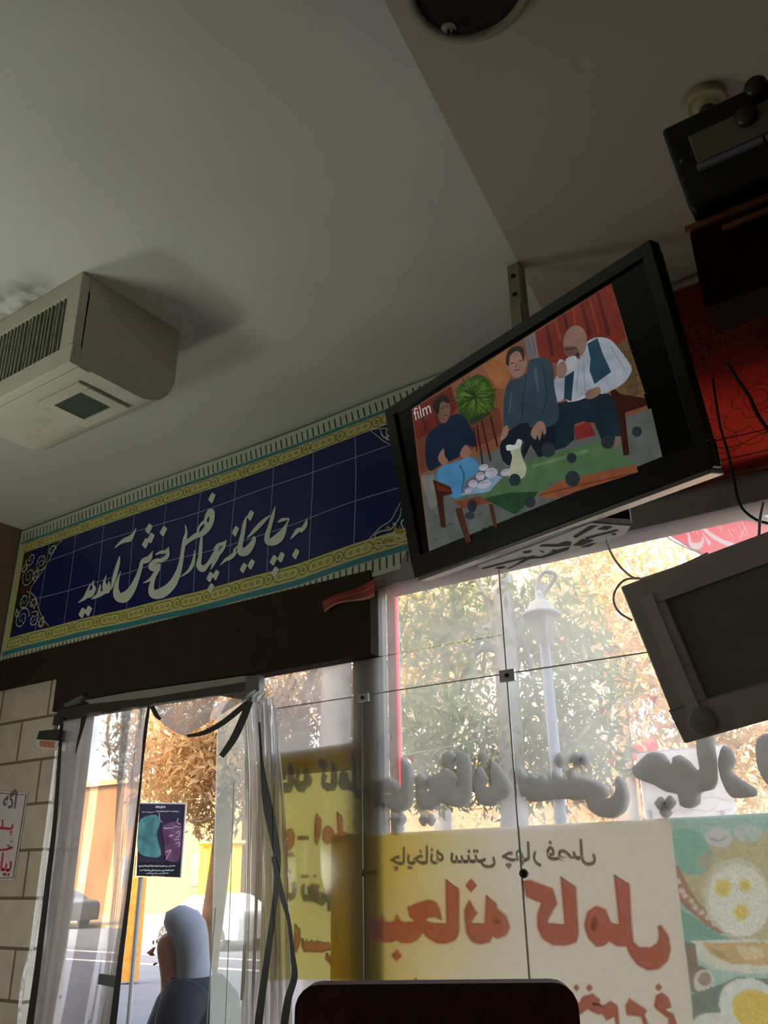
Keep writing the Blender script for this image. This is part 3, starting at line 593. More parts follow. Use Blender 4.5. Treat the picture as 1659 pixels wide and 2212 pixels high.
tp_((46, 36, 34), [(678,590),(688,510),(740,473),(795,482),(808,545),(800,580),(780,520),(745,505),(705,545),(700,605)], sm=2); tl_((60, 40, 36), [(712,592,3),(740,585,3)], [(765,578,3),(792,568,3)], [(738,640,3),(775,632,3)], [(750,590,2),(748,618,3)])
tp_((152, 108, 88), [(640,1112),(662,1032),(692,1020),(692,1082),(652,1122)], sm=2); tp_((152, 108, 88), [(850,1062),(900,990),(942,1000),(957,1062),(940,1085),(930,1050),(922,1090),(908,1122),(896,1080),(885,1115),(862,1100)], sm=2)
tp_((20, 34, 62), [(130,1100),(220,1010),(330,938),(402,970),(462,1090),(462,1165),(400,1152),(372,1222),(300,1262),(230,1292),(160,1332),(128,1270)], sm=3)
tp_((118, 76, 60), [(205,900),(212,845),(250,818),(285,852),(296,920),(272,992),(235,1000),(212,960)], sm=3); tp_((36, 28, 26), [(182,905),(192,838),(250,806),(288,845),(282,870),(245,850),(222,880),(215,940)], sm=2)
tl_((60, 36, 30), [(232,900,3),(252,894,3)], [(265,888,3),(284,882,3)], [(250,952,3),(272,945,3)])
tp_((58, 134, 186), [(200,1395),(230,1305),(350,1262),(435,1235),(492,1290),(482,1342),(402,1402),(392,1450),(365,1512),(300,1512),(290,1432)], sm=3); tl_((36, 96, 150), [(360,1290,6),(390,1360,6),(375,1480,5)])
tp_((150, 100, 80), [(210,1240),(250,1172),(258,1230),(285,1268),(240,1290)], sm=2); tp_((150, 104, 84), [(360,1215),(400,1150),(442,1200),(420,1235),(385,1240)], sm=2)
tp_((70, 28, 18), [(175,1390),(300,1445),(310,1490),(245,1505),(265,1720),(232,1720),(198,1500)]); tp_((110, 36, 26), [(195,1420),(295,1460),(300,1478),(215,1470)])
tp_((74, 116, 66), [(490,1515),(820,1262),(1300,1125),(1425,1180),(1575,1285),(1000,1402),(890,1502),(740,1630),(540,1532)])
tp_((34, 78, 42), [(525,1522),(700,1480),(900,1475),(880,1510),(740,1632)]); tl_((92, 136, 84), [(860,1300,10),(1250,1190,14)])
tp_((150, 78, 38), [(885,1502),(1050,1402),(1575,1285),(1590,1340),(1000,1525)]); tl_((112, 54, 28), [(905,1500,5),(1100,1450,5),(1570,1345,4)])
tp_((124, 60, 36), [(318,1545),(500,1505),(580,1550),(380,1590)]); tp_((86, 40, 26), [(330,1590),(375,1585),(440,1815),(405,1830),(345,1650)], [(560,1560),(590,1560),(622,1720),(595,1720)])
tp_((118, 156, 186), [(358,1502),(520,1400),(602,1360),(655,1372),(562,1475)])
for cx, cy, rx, ry in ((525,1308,34,22), (578,1345,44,34), (502,1368,30,28), (452,1420,32,26), (532,1425,48,26), (420,1465,26,18), (680,1342,38,24)): tp_((176, 172, 194), el(cx, cy, rx, ry, -.3)); tl_((120, 118, 146), [(cx-rx*.6, cy-ry*.2, 2), (cx, cy-ry*.55, 3), (cx+rx*.6, cy-ry*.5, 2)])
tp_((172, 176, 136), [(700,1382),(712,1290),(722,1230),(712,1190),(778,1150),(782,1200),(802,1262),(820,1310),(805,1370),(760,1392)], sm=3); tp_((196, 202, 198), [(680,1160),(700,1150),(740,1150),(760,1112),(790,1125),(780,1165),(740,1182),(690,1192)], sm=3)
for cx, cy, r in ((970,1186,50), (1132,1242,34), (740,1393,41), (1138,1384,51), (845,1546,38), (1582,1060,35), (1380,1132,45), (684,1518,15)): tp_((40, 52, 58), el(cx, cy, r, r*1.05))
tp_((40, 44, 56), el(445, 1572, 32, 46)); tp_((46, 58, 64), el(430, 1640, 36, 26))
f = tvp(lay[0]+.0004); b0 = V(52, 985); b1 = V(165, 930); pm.append((214, 196, 190))
put_text(pic, 'film', f(*b0), f(*b1), tup*.94+tri*.3*0, mi=len(pm)-1)
pic.build('picture', [screen_mat(c_, 0.62) for c_ in pm], [o for o in bpy.data.objects if o.parent == tv and o.name == 'screen'][0])
b = MB(); b0, b1 = (1143.5, 1143.5), (1176, 1131.5); f = tvp(.0045); put_text(b, 'SONY', f(*b0), f(*b1), tup, bold=.004); b.build('logo', mat('logo_silver', (170, 172, 172), .4, .4), tv)

# bracket: strip from the ceiling, arm and slotted steel plate under the set
M_zinc = mat('zinc_strip', (150, 146, 122), .5, .3, var=.15); M_plate = mat('bracket_white_steel', (246, 242, 238), .5, .0)
br = thing('television_bracket', 'pale metal ceiling strip with a slotted plate holding the television', 'bracket', (-1.02, 2.36, CEIL))
top = PZ(1109, 572, CEIL); bx, by_ = top[0], top[1]
b = MB(); b.box((bx-.024, by_-.006, 2.60), (bx+.024, by_+.0, CEIL)); b.box((bx-.024, by_-.006, 3.12), (bx+.018, by_-.012, 2.62)); b.box((bx+.020, by_-.006, 2.60), (bx+.026, by_+.04, CEIL))
b.build('strip', M_zinc, br, bevel=.001)
for z in (3.245, 3.165): MB().lathe([(.010, 0), (.010, .002)], (bx-.002, by_-.006, z), 14, (0, -1, 0)).build('bolt_hole', mat('hole_dark', (30, 28, 24), .9), br)
pc = TVM @ Vector((-.02, .09, .05)); b = MB(); b.tube([(bx, by_-.01, 2.62), (bx+.05, (by_+pc.y)/2+.05, 2.5), tuple(pc)], .014); b.build('arm', mat('bracket_grey', (96, 94, 90), .5, .3), br, smooth=True)
MB().box((-.14, .086, -.08), (.10, .094, .16), TVM).build('mount_plate', mat('bracket_grey', (96, 94, 90), .5, .3), br)
# slotted plate lies level behind and below the lower edge
T = crop(1000, 1060, 4.1475); pz = float((TVM @ Vector((0, .05, -TH/2-.006))).z)-.012
pl = lambda x, y: PZ(*T(x, y), pz)
pp = [pl(x, y) for x, y in ((140,668),(620,500),(1150,290),(1505,318),(1440,400),(990,545),(640,650),(400,712),(150,712))]
plate = MB().poly(pp, (0, 0, .004))
b = MB()
for sl in ([(165,692),(560,590),(555,605),(180,700)], [(285,690),(350,675),(385,685),(330,700)], [(390,700),(470,660),(560,600),(620,580),(700,590),(840,530),(960,500),(940,530),(720,600),(600,610),(420,695)], [(530,545),(620,530),(600,555),(545,560)], [(680,490),(740,478),(840,480),(920,452),(975,460),(960,490),(840,500),(700,497)],
           [(985,410),(1140,312),(1210,310),(1010,420)], [(1200,345),(1270,315),(1345,318),(1290,348)], [(1090,420),(1380,345),(1395,355),(1110,432)], [(985,490),(1070,432),(1180,442),(1060,490)], [(1325,385),(1370,378),(1375,390),(1340,396)], [(1050,505),(1150,470),(1200,462),(1130,500)], [(680,535),(720,540),(725,560),(700,545)], [(575,665),(605,658),(600,664),(580,668)], [(780,535),(830,520),(815,540)]):
    b.poly([pl(x, y)-np.array((0, 0, .0012)) for x, y in sl])
plate.merge(b, 1).build('slotted_plate', [M_plate, mat('slot_dark', (92, 88, 84), .9)], br)
b = MB(); hp = [pl(x, y)+np.array((0, 0, .002)) for x, y in ((1130,240),(1500,262),(1520,300),(1160,288))]; b.poly(hp, (0, 0, .05)); b.build('hinge', mat('bracket_black', (44, 40, 40), .5), br)

# ------------------------------------------------------------------ red cabinet with the radio on top
CYF = 1.80; ct = PY(1478, 491, CYF); cb_z = PY(1498, 670, CYF)[2]
cab = thing('red_cabinet', 'dark red wooden cabinet with pale edge strips carrying the radio', 'cabinet', (ct[0]+.3, CYF+.14, cb_z))
M_cab = mat('cabinet_red', (44, 14, 11), .9, var=.2, scale=4, spec=.08); M_cabe = mat('cabinet_edge', (140, 84, 60), .5)
MB().box((ct[0]+.008, CYF+.004, cb_z), (1.09, CYF+.13, ct[2]-.02)).build('body', M_cab, cab, bevel=.004)
MB().box((ct[0], CYF-.004, ct[2]-.018), (1.09, CYF+.26, ct[2])).build('top_board', M_cabe, cab, bevel=.003)
e2 = PY(1560, 492, CYF); MB().box((e2[0], CYF-.006, e2[2]-.012), (1.09, CYF+.004, e2[2]+.004)).build('moulding', M_cabe, cab, bevel=.002)
RY = 1.74; r0 = PY(1425, 296, RY); r1 = PY(1488, 474, RY)
rm = Matrix.Translation((r1[0]+.004, RY, ct[2]+.001)); rh = r0[2]-ct[2]-.0; rw = .62
tilt = (r1[0]-r0[0])/(r0[2]-r1[2])
SH = Matrix(((1, 0, -tilt*.9, 0), (0, 1, -.10, 0), (0, 0, 1, 0), (0, 0, 0, 1)))   # the case flares towards its top
RM = rm @ SH
rad = thing('radio', 'black radio cassette player on top of the red cabinet', 'radio', (r1[0]+.3, RY+.1, ct[2]))
M_rad = mat('radio_black', (26, 27, 28), .4, var=.15)
MB().box((0, 0, 0), (rw, .20, rh), RM).build('case', M_rad, rad, bevel=.012, seg=3)
MB().box((.052, -.006, rh*.42), (rw-.05, .004, rh*.75), RM).build('dial_window', mat('radio_dial', (120, 120, 96), .35), rad, bevel=.003)
for xa_, xb_ in ((.048, .20), (.205, .36)): MB().box((xa_, -.010, rh*.335), (xb_, .004, rh*.39), RM).build('dial_strip', mat('radio_strip', (140, 140, 152), .4, .3), rad, bevel=.002)
for kx, kz in ((.185, rh*.66), (.225, rh*.92), (.33, rh*.66)):
    p = RM @ Vector((kx, -.006, kz)); kb = MB().lathe([(.026, 0), (.026, .012), (.020, .020), (.0, .021)], p, 24, (0, -1, -.1)).build('knob', mat('radio_knob', (62, 62, 58), .3, .3), rad, smooth=True)
p = RM @ Vector((.02, -.001, rh*.52)); MB().lathe([(.0035, 0), (.003, .004), (0, .005)], p, 10, (0, -1, 0)).build('screw', M_steel, rad)
for (fx, fy) in ((.03, .04), (.03, .16), (rw-.03, .04), (rw-.03, .16)): MB().lathe([(.01, 0), (.01, .008)], rm @ Vector((fx, fy, -.002)), 10).build('foot', M_rad, rad)

# ------------------------------------------------------------------ grey monitor at the lower right
MM = frame((-.2938, 1.8664, 1.70797), [math.radians(a) for a in (16.754, -10.252, 1.0875)]); MW, MH = .55, .36
mon = thing('monitor', 'switched-off dark screen in a broad grey frame before the window', 'monitor', None, mw=MM.copy())
b = MB(); x_, z_ = MW/2, MH/2; l_, t_, bt_ = .082, .060, .072
b.box((-x_, 0, z_-t_), (x_, .045, z_), MM); b.box((-x_, 0, -z_), (x_, .045, -z_+bt_), MM); b.box((-x_, 0, -z_+bt_), (-x_+l_, .045, z_-t_), MM); b.box((x_-l_, 0, -z_+bt_), (x_, .045, z_-t_), MM)
b.build('frame', mat('monitor_grey', (214, 211, 204), .6, var=.1), mon, bevel=.004)
MB().box((-x_+.034, -.003, -z_+bt_-.01), (-x_+.06, .002, z_-t_+.02), MM).build('pale_strip', mat('monitor_pale', (236, 232, 226), .5), mon)
MB().box((-x_+l_, .010, -z_+bt_), (x_-l_, .02, z_-t_), MM).build('screen', mat('monitor_screen', (150, 148, 140), .5), mon)
MB().box((-x_+.03, .045, -z_+.03), (x_-.03, .11, z_-.03), MM).build('back_cover', mat('monitor_back', (60, 58, 56), .6), mon, bevel=.015)
MB().lathe([(.030, 0), (.030, .004), (.026, .006), (0, .004)], MM @ Vector((-x_+.055, -.001, -z_+.035)), 28, MM.to_3x3() @ Vector((0, -1, 0))).build('round_button', mat('monitor_button', (176, 174, 170), .5), mon, smooth=True)
b = MB(); mp = MM @ Vector((.18, .09, 0)); b.tube([tuple(mp), (mp.x+.1, mp.y+.35, mp.z+.05), (.25, D-.04, mp.z+.25)], .018); b.tube([(.25, D-.045, mp.z+.25), (.25, D-.001, mp.z+.25)], .05, 14)
b.build('wall_arm', mat('bracket_black', (44, 40, 40), .5), mon, smooth=True)

# ------------------------------------------------------------------ cables
def cable(label, pts, r, m_): 
    b = MB(); b.tube(cr(pts, 8), r, 7); return tag(b.build('cable', m_, None, True), label, 'cable', 'loose cables by the television')
T6 = crop(1000, 1100, 2.5175); cp = lambda x, y, Y: PY(*T6(x, y), Y)
wc = mat('cable_white', (236, 230, 222), .5); bc = mat('cable_black', (26, 20, 18), .5)
cable('thin pale cable looping from the television plate to behind the grey monitor', [cp(780,125,2.0), cp(785,190,2.0), cp(830,280,1.98), cp(900,355,1.96), cp(960,378,1.95), cp(1060,350,1.95), cp(1200,300,1.98), cp(1330,240,2.02)], .0028, wc)
cable('thin pale cable hanging in a loop off the corner of the grey monitor', [cp(960,375,1.955), cp(880,385,1.95), cp(830,440,1.94), cp(820,500,1.94), cp(850,560,1.94), cp(920,605,1.96)], .0028, wc)
T5 = crop(1420, 560, 3.686); c5 = lambda x, y, Y: PY(*T5(x, y), Y)
cable('dark cable running down the red cloth right of the television', [c5(440,950,D-.075), c5(465,1120,D-.075), c5(500,1330,D-.075), c5(550,1500,D-.075), c5(585,1640,D-.075), c5(615,1780,D-.08), c5(640,1900,D-.10), c5(690,2000,D-.13), c5(800,2080,D-.15), c5(920,2110,D-.16)], .0045, bc)
cable('thick dark cable on the red cloth at the right edge', [c5(560,830,D-.075), c5(640,960,D-.075), c5(730,1090,D-.075), c5(800,1240,D-.075), c5(900,1380,D-.075), c5(1000,1480,D-.075)], .0065, bc)
cable('short grey cable dropping behind the grey monitor at the right edge', [PY(1649, 1085, 2.3), PY(1642, 1120, 2.3), PY(1640, 1150, 2.3), PY(1636, 1190, 2.3)], .004, mat('cable_grey', (180, 174, 178), .5))

# ------------------------------------------------------------------ chair at the bottom edge
chd = 1.32; pL, pR = PD(638, 2119, chd), PD(1246, 2131, chd*.99)
cw = float(np.linalg.norm((pR-pL)[:2])); ang = math.atan2(pR[1]-pL[1], pR[0]-pL[0]); ctop = float((pL[2]+pR[2])/2); cmid = (pL+pR)/2
CM = Matrix.Translation((cmid[0], cmid[1], 0)) @ Matrix.Rotation(ang, 4, 'Z')
ch = thing('chair', 'dark maroon high-backed chair, its top edge below the yellow banner', 'chair', (cmid[0], cmid[1], 0))
M_up = mat('chair_maroon', (104, 66, 62), .8, var=.25, scale=40); M_wd = mat('chair_wood', (40, 26, 20), .5)
bk = MB(); N_ = 12
ol = [(-cw/2, ctop-.5), (-cw/2, ctop-.03)] + [(-cw/2+.03-.03*math.cos(a), ctop-.03+.03*math.sin(a)) for a in np.linspace(.2, math.pi/2, 5)] + [(cw/2-.03+.03*math.sin(a), ctop-.03+.03*math.cos(a)) for a in np.linspace(0, math.pi/2, 6)] + [(cw/2, ctop-.5)]
bk.poly([CM @ Vector((x, 0, z)) for x, z in ol], CM.to_3x3() @ Vector((0, .045, 0))); bk.build('backrest', M_up, ch)
MB().box((-cw/2-.01, .02, .44), (cw/2+.01, .46, .50), CM).build('seat', M_up, ch, bevel=.015)
for lx_ in (-cw/2+.02, cw/2-.02):
    for ly in (.03, .42): MB().tube([CM @ Vector((lx_, ly, .45)), CM @ Vector((lx_*1.04, ly, 0))], [.02, .014]).build('leg', M_wd, ch)
    MB().tube([CM @ Vector((lx_, .025, .48)), CM @ Vector((lx_, .025, ctop-.45))], .018).build('back_post', M_wd, ch)

# ------------------------------------------------------------------ vinyl posters on the outside of the glass (seen from behind, so mirrored)
def flatY(Y): return lambda x, y: PY(x, y, Y)
K4, K5 = crop(780, 1780, 3.7705), crop(1200, 1780, 3.6144)
def vin(n, c, tr=.5, v=.05): return mat(n, c, .6, var=v, scale=6, trans=tr)
def grad_vinyl(name, c0, c1, xa, xb, tr=.5):
    """printed sheet fading from one ink to another along its length"""
    mt, t, out = nodes(name); tc = t.nodes.new('ShaderNodeTexCoord'); sx = t.nodes.new('ShaderNodeSeparateXYZ')
    n = t.nodes.new('ShaderNodeTexNoise'); n.inputs['Scale'].default_value = 2.5
    mr = t.nodes.new('ShaderNodeMapRange'); mr.inputs[1].default_value = xa; mr.inputs[2].default_value = xb
    ad = t.nodes.new('ShaderNodeMath'); ad.operation = 'MULTIPLY_ADD'; ad.inputs[1].default_value = .5; ad.inputs[2].default_value = -.25
    a2 = t.nodes.new('ShaderNodeMath'); a2.operation = 'ADD'; a2.use_clamp = True
    r = t.nodes.new('ShaderNodeMixRGB'); r.inputs[1].default_value = (*lin(c0), 1); r.inputs[2].default_value = (*lin(c1), 1)
    t.links.new(tc.outputs['Object'], sx.inputs[0]); t.links.new(sx.outputs[0], mr.inputs[0]); t.links.new(tc.outputs['Object'], n.inputs['Vector'])
    t.links.new(n.outputs['Fac'], ad.inputs[0]); t.links.new(mr.outputs[0], a2.inputs[0]); t.links.new(ad.outputs[0], a2.inputs[1]); t.links.new(a2.outputs[0], r.inputs[0])
    df = t.nodes.new('ShaderNodeBsdfDiffuse'); tr_ = t.nodes.new('ShaderNodeBsdfTranslucent'); mx = t.nodes.new('ShaderNodeMixShader'); mx.inputs[0].default_value = tr
    for s_ in (df, tr_): t.links.new(r.outputs[0], s_.inputs[0])
    t.links.new(df.outputs[0], mx.inputs[1]); t.links.new(tr_.outputs[0], mx.inputs[2]); t.links.new(mx.outputs[0], out.inputs[0]); return mt
YP = D+.010
fP = flatY(YP); fT = flatY(YP-.0012); fT2 = flatY(YP-.0006)
m_red = vin('poster_red', (232, 146, 136), .6); m_halo = vin('poster_red_halo', (246, 214, 196), .6); m_gry = vin('poster_grey', (168, 166, 162), .5); m_gryh = vin('poster_grey_halo', (214, 206, 190), .5)
mb_ = thing('menu_banner', 'wide yellow and white breakfast poster with red mirrored lettering and egg plate photos', 'poster', PY(1100, 1900, YP))
pz1 = 1.385; pzb = .62; xL = PY(716, 1810, YP)[0]
xS_top, xS_bot = PY(1448, 1768, YP), PY(1500, 2212, YP)
b = MB(); tl = PY(716, 1806, YP); tr = PY(1448, 1767, YP); br_ = PY(1512, 2330, YP); bl = PY(712, 2330, YP)
b.grid(lambda a, v: (tl*(1-a)+tr*a)*(1-v)+(bl*(1-a)+br_*a)*v, 8, 8)
b.build('text_panel', grad_vinyl('poster_yellow_white', (206, 172, 56), (214, 200, 172), -2.05, -1.45), mb_)
t2 = PY(1800, 1748, YP); b2 = PY(1900, 2330, YP)
RED = [
 (K4, [(60,775),(95,770),(130,800),(150,790),(170,730),(195,790),(215,800),(270,800),(290,730),(320,790),(350,805),(440,795),(400,755),(380,680),(480,640),(560,620),(610,640),(640,700),(655,785),(610,755),(550,755),(520,785),(570,810),(700,810),(692,450),(795,530),(795,880),(770,940),(700,970),(620,965),(550,930),(500,880),(460,940),(400,965),(330,965),(290,940),(250,960),(190,960),(150,930),(100,945),(60,950)]),
 (K4, [(845,700),(880,620),(945,730),(900,780),(900,812),(1010,812),(1022,580),(1100,650),(1105,690),(1180,750),(1210,840),(1180,905),(1110,930),(1070,910),(1045,960),(960,975),(900,950),(860,880)]),
 (None, [(1130,1904.6),(1143,1902),(1193.7,1920.6),(1203,1952),(1193.7,1965.7),(1181.8,1989.5),(1183,1995),(1220.8,1997),(1211.6,1893.4),(1242.9,1915.6),(1249,2018),(1244,2034.5),(1225,2041),(1193.7,2040),(1172.5,2026.6),(1162,2002.8),(1162,1976),(1170,1949.7),(1138,1936.5)]),
 (K5, [(228,790),(250,690),(320,642),(390,670),(430,775),(500,780),(460,395),(575,470),(590,780),(605,920),(650,965),(740,970),(800,930),(815,870),(800,800),(820,790),(880,880),(895,980),(870,1070),(800,1130),(720,1137),(640,1095),(580,1010),(555,950),(480,950),(420,910),(380,945),(320,952),(260,890)]),
 (K5, [(160,1390),(190,1400),(215,1350),(290,1330),(340,1370),(345,1410),(290,1400),(380,1420),(430,1385),(480,1420),(495,1561),(475,1561),(460,1500),(400,1530),(370,1480),(330,1480),(250,1440),(200,1480),(100,1475),(40,1440)]),
 (K5, [(550,1420),(580,1365),(620,1400),(690,1440),(710,1460),(690,1490),(720,1561),(690,1561),(670,1500),(600,1490),(560,1490)]),
 (K5, [(775,1420),(790,1340),(830,1320),(880,1360),(900,1430),(850,1450),(920,1490),(955,1600),(880,1600),(890,1520),(840,1480),(790,1440)])]
DOTS = [(K4, 290, 1070, 38, 46), (K4, 897, 500, 42, 52), (K4, 446, 1275, 17, 22), (K5, 265, 1280, 22, 24), (K5, 165, 1278, 20, 22), (K5, 805, 1275, 22, 26)]
b = MB(); h = MB()
for K, p in RED:
    q = [K(*r) if K else r for r in p]
    b.poly([fT(*r) for r in q]); ring = q+[q[0]]
    h.add([], []); L = [(x, y, 3.2) for x, y in ring]; ribbon(h, L, fT2, 1)
for K, x, y, rx, ry in DOTS:
    q = [K(x+rx*a, y+ry*c_) for a, c_ in ((-1,0),(0,-1),(1,0),(0,1))]; b.poly([fT(*r) for r in q]); ribbon(h, [(*r, 3) for r in q+[q[0]]], fT2, 1)
hole = MB(); hole.poly([fT(*K5(x, y))-np.array((0, .0006, 0)) for x, y in el(302, 782, 27, 55, .1, 14)]); hole.poly([fT(*K4(x, y))-np.array((0, .0006, 0)) for x, y in ((1090,750),(1140,795),(1120,812),(1088,812))]); b.merge(h, 1).merge(hole, 2).build('red_lettering', [m_red, m_halo, vin('poster_cream', (226, 208, 176), .5)], mb_)
for s_, dz, m_ in (('چایخانه سنتی چهار فصل', -.0016, m_gryh), ('چایخانه سنتی چهار فصل', 0, m_gry)):
    b = MB(); put_text(b, shape(s_), PY(844, 1867+(2 if dz else 0), YP), PY(1288, 1854+(2 if dz else 0), YP), (0, 0, 1), mirror=True, bold=.022 if dz else .012, lift=(0, -.0010 if dz else -.0016, 0), hscale=1.0); b.build('small_lettering', m_, mb_)
# the printed food photo: one sheet whose ink colours are set point by point
PH = []
def ph(rgb, pts, sm=0, K=K5):
    if sm: pts = cr(pts, sm, True)
    rgb = tuple(v*.68+q_*.32 for v, q_ in zip(rgb, (196, 192, 164)))      # inks mixed paler to stand in for the lens veil
    PH.append((rgb, np.array([K(x, y) for x, y in pts])))
ph((188, 170, 120), [(905,330),(1000,300),(1250,80),(1700,60),(1700,930),(1400,900),(1000,640),(930,480)])
ph((110, 170, 140), [(885,100),(960,45),(1080,50),(1160,110),(1230,260),(1200,340),(1090,400),(1000,380),(930,250)], 4)
ph((206, 202, 196), el(1275, 100, 110, 80, .2)); ph((186, 196, 180), el(1500, 70, 115, 72, .1)); ph((170, 130, 110), [(1205,105),(1270,125),(1335,105),(1330,118),(1270,140),(1210,120)])
ph((170, 150, 130), el(1170, 285, 56, 62)); ph((150, 96, 70), [(915,330),(960,330),(1080,560),(1220,720),(1320,830),(1260,850),(1080,710),(960,590),(930,460)], 3)
for cx, cy in ((960,450),(985,520),(1010,560),(1060,600),(1095,650),(1140,690),(1190,730),(1240,780)): ph((212, 186, 158), el(cx, cy, 26, 22, .5, 10))
ph((206, 196, 156), el(1420, 575, 262, 312, -.25, 40)); ph((228, 222, 196), el(1435, 595, 235, 285, -.25, 40))
for cx, cy, r in ((1310,500,72), (1450,690,66), (1480,480,52)): ph((226, 200, 110), el(cx, cy, r, r, 0)); ph((220, 180, 76), el(cx, cy, r*.66, r*.66))
ph((96, 150, 130), [(940,640),(1080,720),(1250,850),(1400,905),(1700,905),(1700,1000),(985,930)]); ph((222, 216, 190), [(1085,930),(1090,1020),(1200,1110),(1400,1160),(1700,1150),(1700,915),(1110,915)], 3)
ph((206, 160, 96), [(1150,925),(1200,1010),(1360,1090),(1700,1110),(1700,925)]); ph((180, 128, 66), [(1180,950),(1300,1050),(1360,1060),(1280,990)]); ph((226, 196, 140), [(1400,950),(1600,960),(1640,1040),(1480,1060)])
ph((110, 86, 66), [(1005,930),(1085,930),(1110,1100),(1180,1130),(1240,1200),(1200,1290),(1060,1320)]); ph((212, 204, 186), el(1160, 1230, 82, 95, .2)); ph((150, 116, 92), el(1165, 1210, 50, 55))
ph((92, 104, 90), [(1060,1330),(1290,1250),(1400,1200),(1700,1200),(1700,1700),(1080,1700)]); ph((226, 226, 206), el(1520, 1420, 250, 210, .45, 30)); ph((226, 186, 60), el(1560, 1450, 190, 150, .45, 30)); ph((222, 220, 200), el(1240, 1640, 200, 170, .2, 24))
def inside(P_, X, Y):
    r_ = np.zeros(X.shape, bool); n_ = len(P_)
    for k in range(n_):
        (xa, ya), (xb, yb) = P_[k], P_[(k+1) % n_]
        if ya == yb: continue
        c_ = ((ya > Y) != (yb > Y)) & (X < (xb-xa)*(Y-ya)/(yb-ya)+xa); r_ ^= c_
    return r_
NU, NV = 110, 170
def sheet_pt(a, v): return (tr*(1-a)+t2*a)*(1-v)+(br_*(1-a)+b2*a)*v
b = MB(); b.grid(sheet_pt, NU, NV); po_ = b.build('photo_panel', [], mb_)
W3 = np.array(b.v)-CAM; zz_ = W3@FWD; XX, YY = CX+F*(W3@RT)/zz_, CY-F*(W3@UP)/zz_
col = np.tile(np.array([*lin((164, 190, 168)), 1.0]), (len(b.v), 1))
for rgb, P_ in PH: col[inside(P_, XX, YY), :3] = lin(rgb)
col[:, :3] *= (1+.10*rng.normal(size=(len(b.v), 1))).clip(.7, 1.25)
at = po_.data.color_attributes.new('ink', 'FLOAT_COLOR', 'POINT'); at.data.foreach_set('color', col.ravel().astype(np.float32))
mt, t, out = nodes('food_photo_vinyl'); ac = t.nodes.new('ShaderNodeAttribute'); ac.attribute_name = 'ink'
df = t.nodes.new('ShaderNodeBsdfDiffuse'); tl2 = t.nodes.new('ShaderNodeBsdfTranslucent'); mx = t.nodes.new('ShaderNodeMixShader'); mx.inputs[0].default_value = .5
for q_ in (df, tl2): t.links.new(ac.outputs['Color'], q_.inputs[0])
t.links.new(df.outputs[0], mx.inputs[1]); t.links.new(tl2.outputs[0], mx.inputs[2]); t.links.new(mx.outputs[0], out.inputs[0]); po_.data.materials.append(mt)

# left poster, yellow with blue and red mirrored words
lp = thing('breakfast_poster', 'tall yellow poster with blue and red mirrored words left of the dark post', 'poster', PY(700, 1850, D+.02))
YQ = D+.018; fQ = flatY(YQ); tl, tr, br_, bl = PY(574, 1630, YQ), PY(812, 1598, YQ), PY(812, 2112, YQ), PY(560, 2118, YQ)
b = MB(); b.grid(lambda a, v: (tl*(1-a)+tr*a)*(1-v)+(bl*(1-a)+br_*a)*v, 6, 8); b.build('sheet', grad_vinyl('poster_yellow', (206, 190, 104), (206, 192, 112), -2.5, -2.0, .5), lp)
b = MB(); q4 = [PY(574, 1629, YQ-.001), PY(812, 1597, YQ-.001), PY(812, 1660, YQ-.001), PY(574, 1678, YQ-.001)]; b.poly(q4); b.build('upper_strip', vin('poster_ochre', (176, 150, 84), .4), lp)
KL = crop(560, 1580, 4.0967); m_blu = vin('poster_blue', (146, 150, 180), .6); m_lh = vin('poster_white_halo', (226, 224, 206), .5)
def pt(s_, p0, p1, m_, halo=True, bold=.035, name='lettering', hs=1.0):
    for k, mm in ((1, m_lh), (0, m_)):
        if k and not halo: continue
        b = MB(); put_text(b, shape(s_), PY(*KL(*p0), YQ), PY(*KL(*p1), YQ), (0, 0, 1), mirror=True, bold=bold+.028*k, lift=(0, -.002+.0007*k, 0), hscale=hs); b.build(name, mm, lp)
def lp_polys(polys, m_, name):
    b = MB(); h = MB()
    for p in polys:
        b.poly([fQ(*KL(x, y))-np.array((0, .0022, 0)) for x, y in p]); q = [KL(x, y) for x, y in p]; ribbon(h, [(*r, 2.6) for r in q+[q[0]]], offset_lift(fQ, (0, -.0016, 0)), 1)
    b.merge(h, 1).build(name, [m_, m_lh], lp)
lp_polys([[(160,470),(170,380),(200,350),(232,375),(240,420),(215,430),(195,420),(185,450),(215,460),(258,455),(262,270),(305,330),(305,480),(280,535),(220,545),(175,520)],
          [(318,430),(345,345),(360,375),(350,440),(400,440),(408,318),(440,350),(445,380),(470,430),(455,480),(420,490),(400,535),(350,530),(322,490)],
          [(525,265),(545,240),(605,275),(600,330),(575,365),(600,400),(585,455),(640,460),(645,265),(690,300),(690,470),(665,520),(600,525),(560,490),(555,420),(570,350),(530,300)],
          [(705,470),(720,370),(750,335),(785,375),(800,450),(830,450),(822,205),(862,240),(865,470),(890,520),(930,500),(945,460),(940,410),(960,470),(955,560),(905,605),(855,590),(830,530),(780,510),(740,520)]], m_blu, 'blue_lettering')
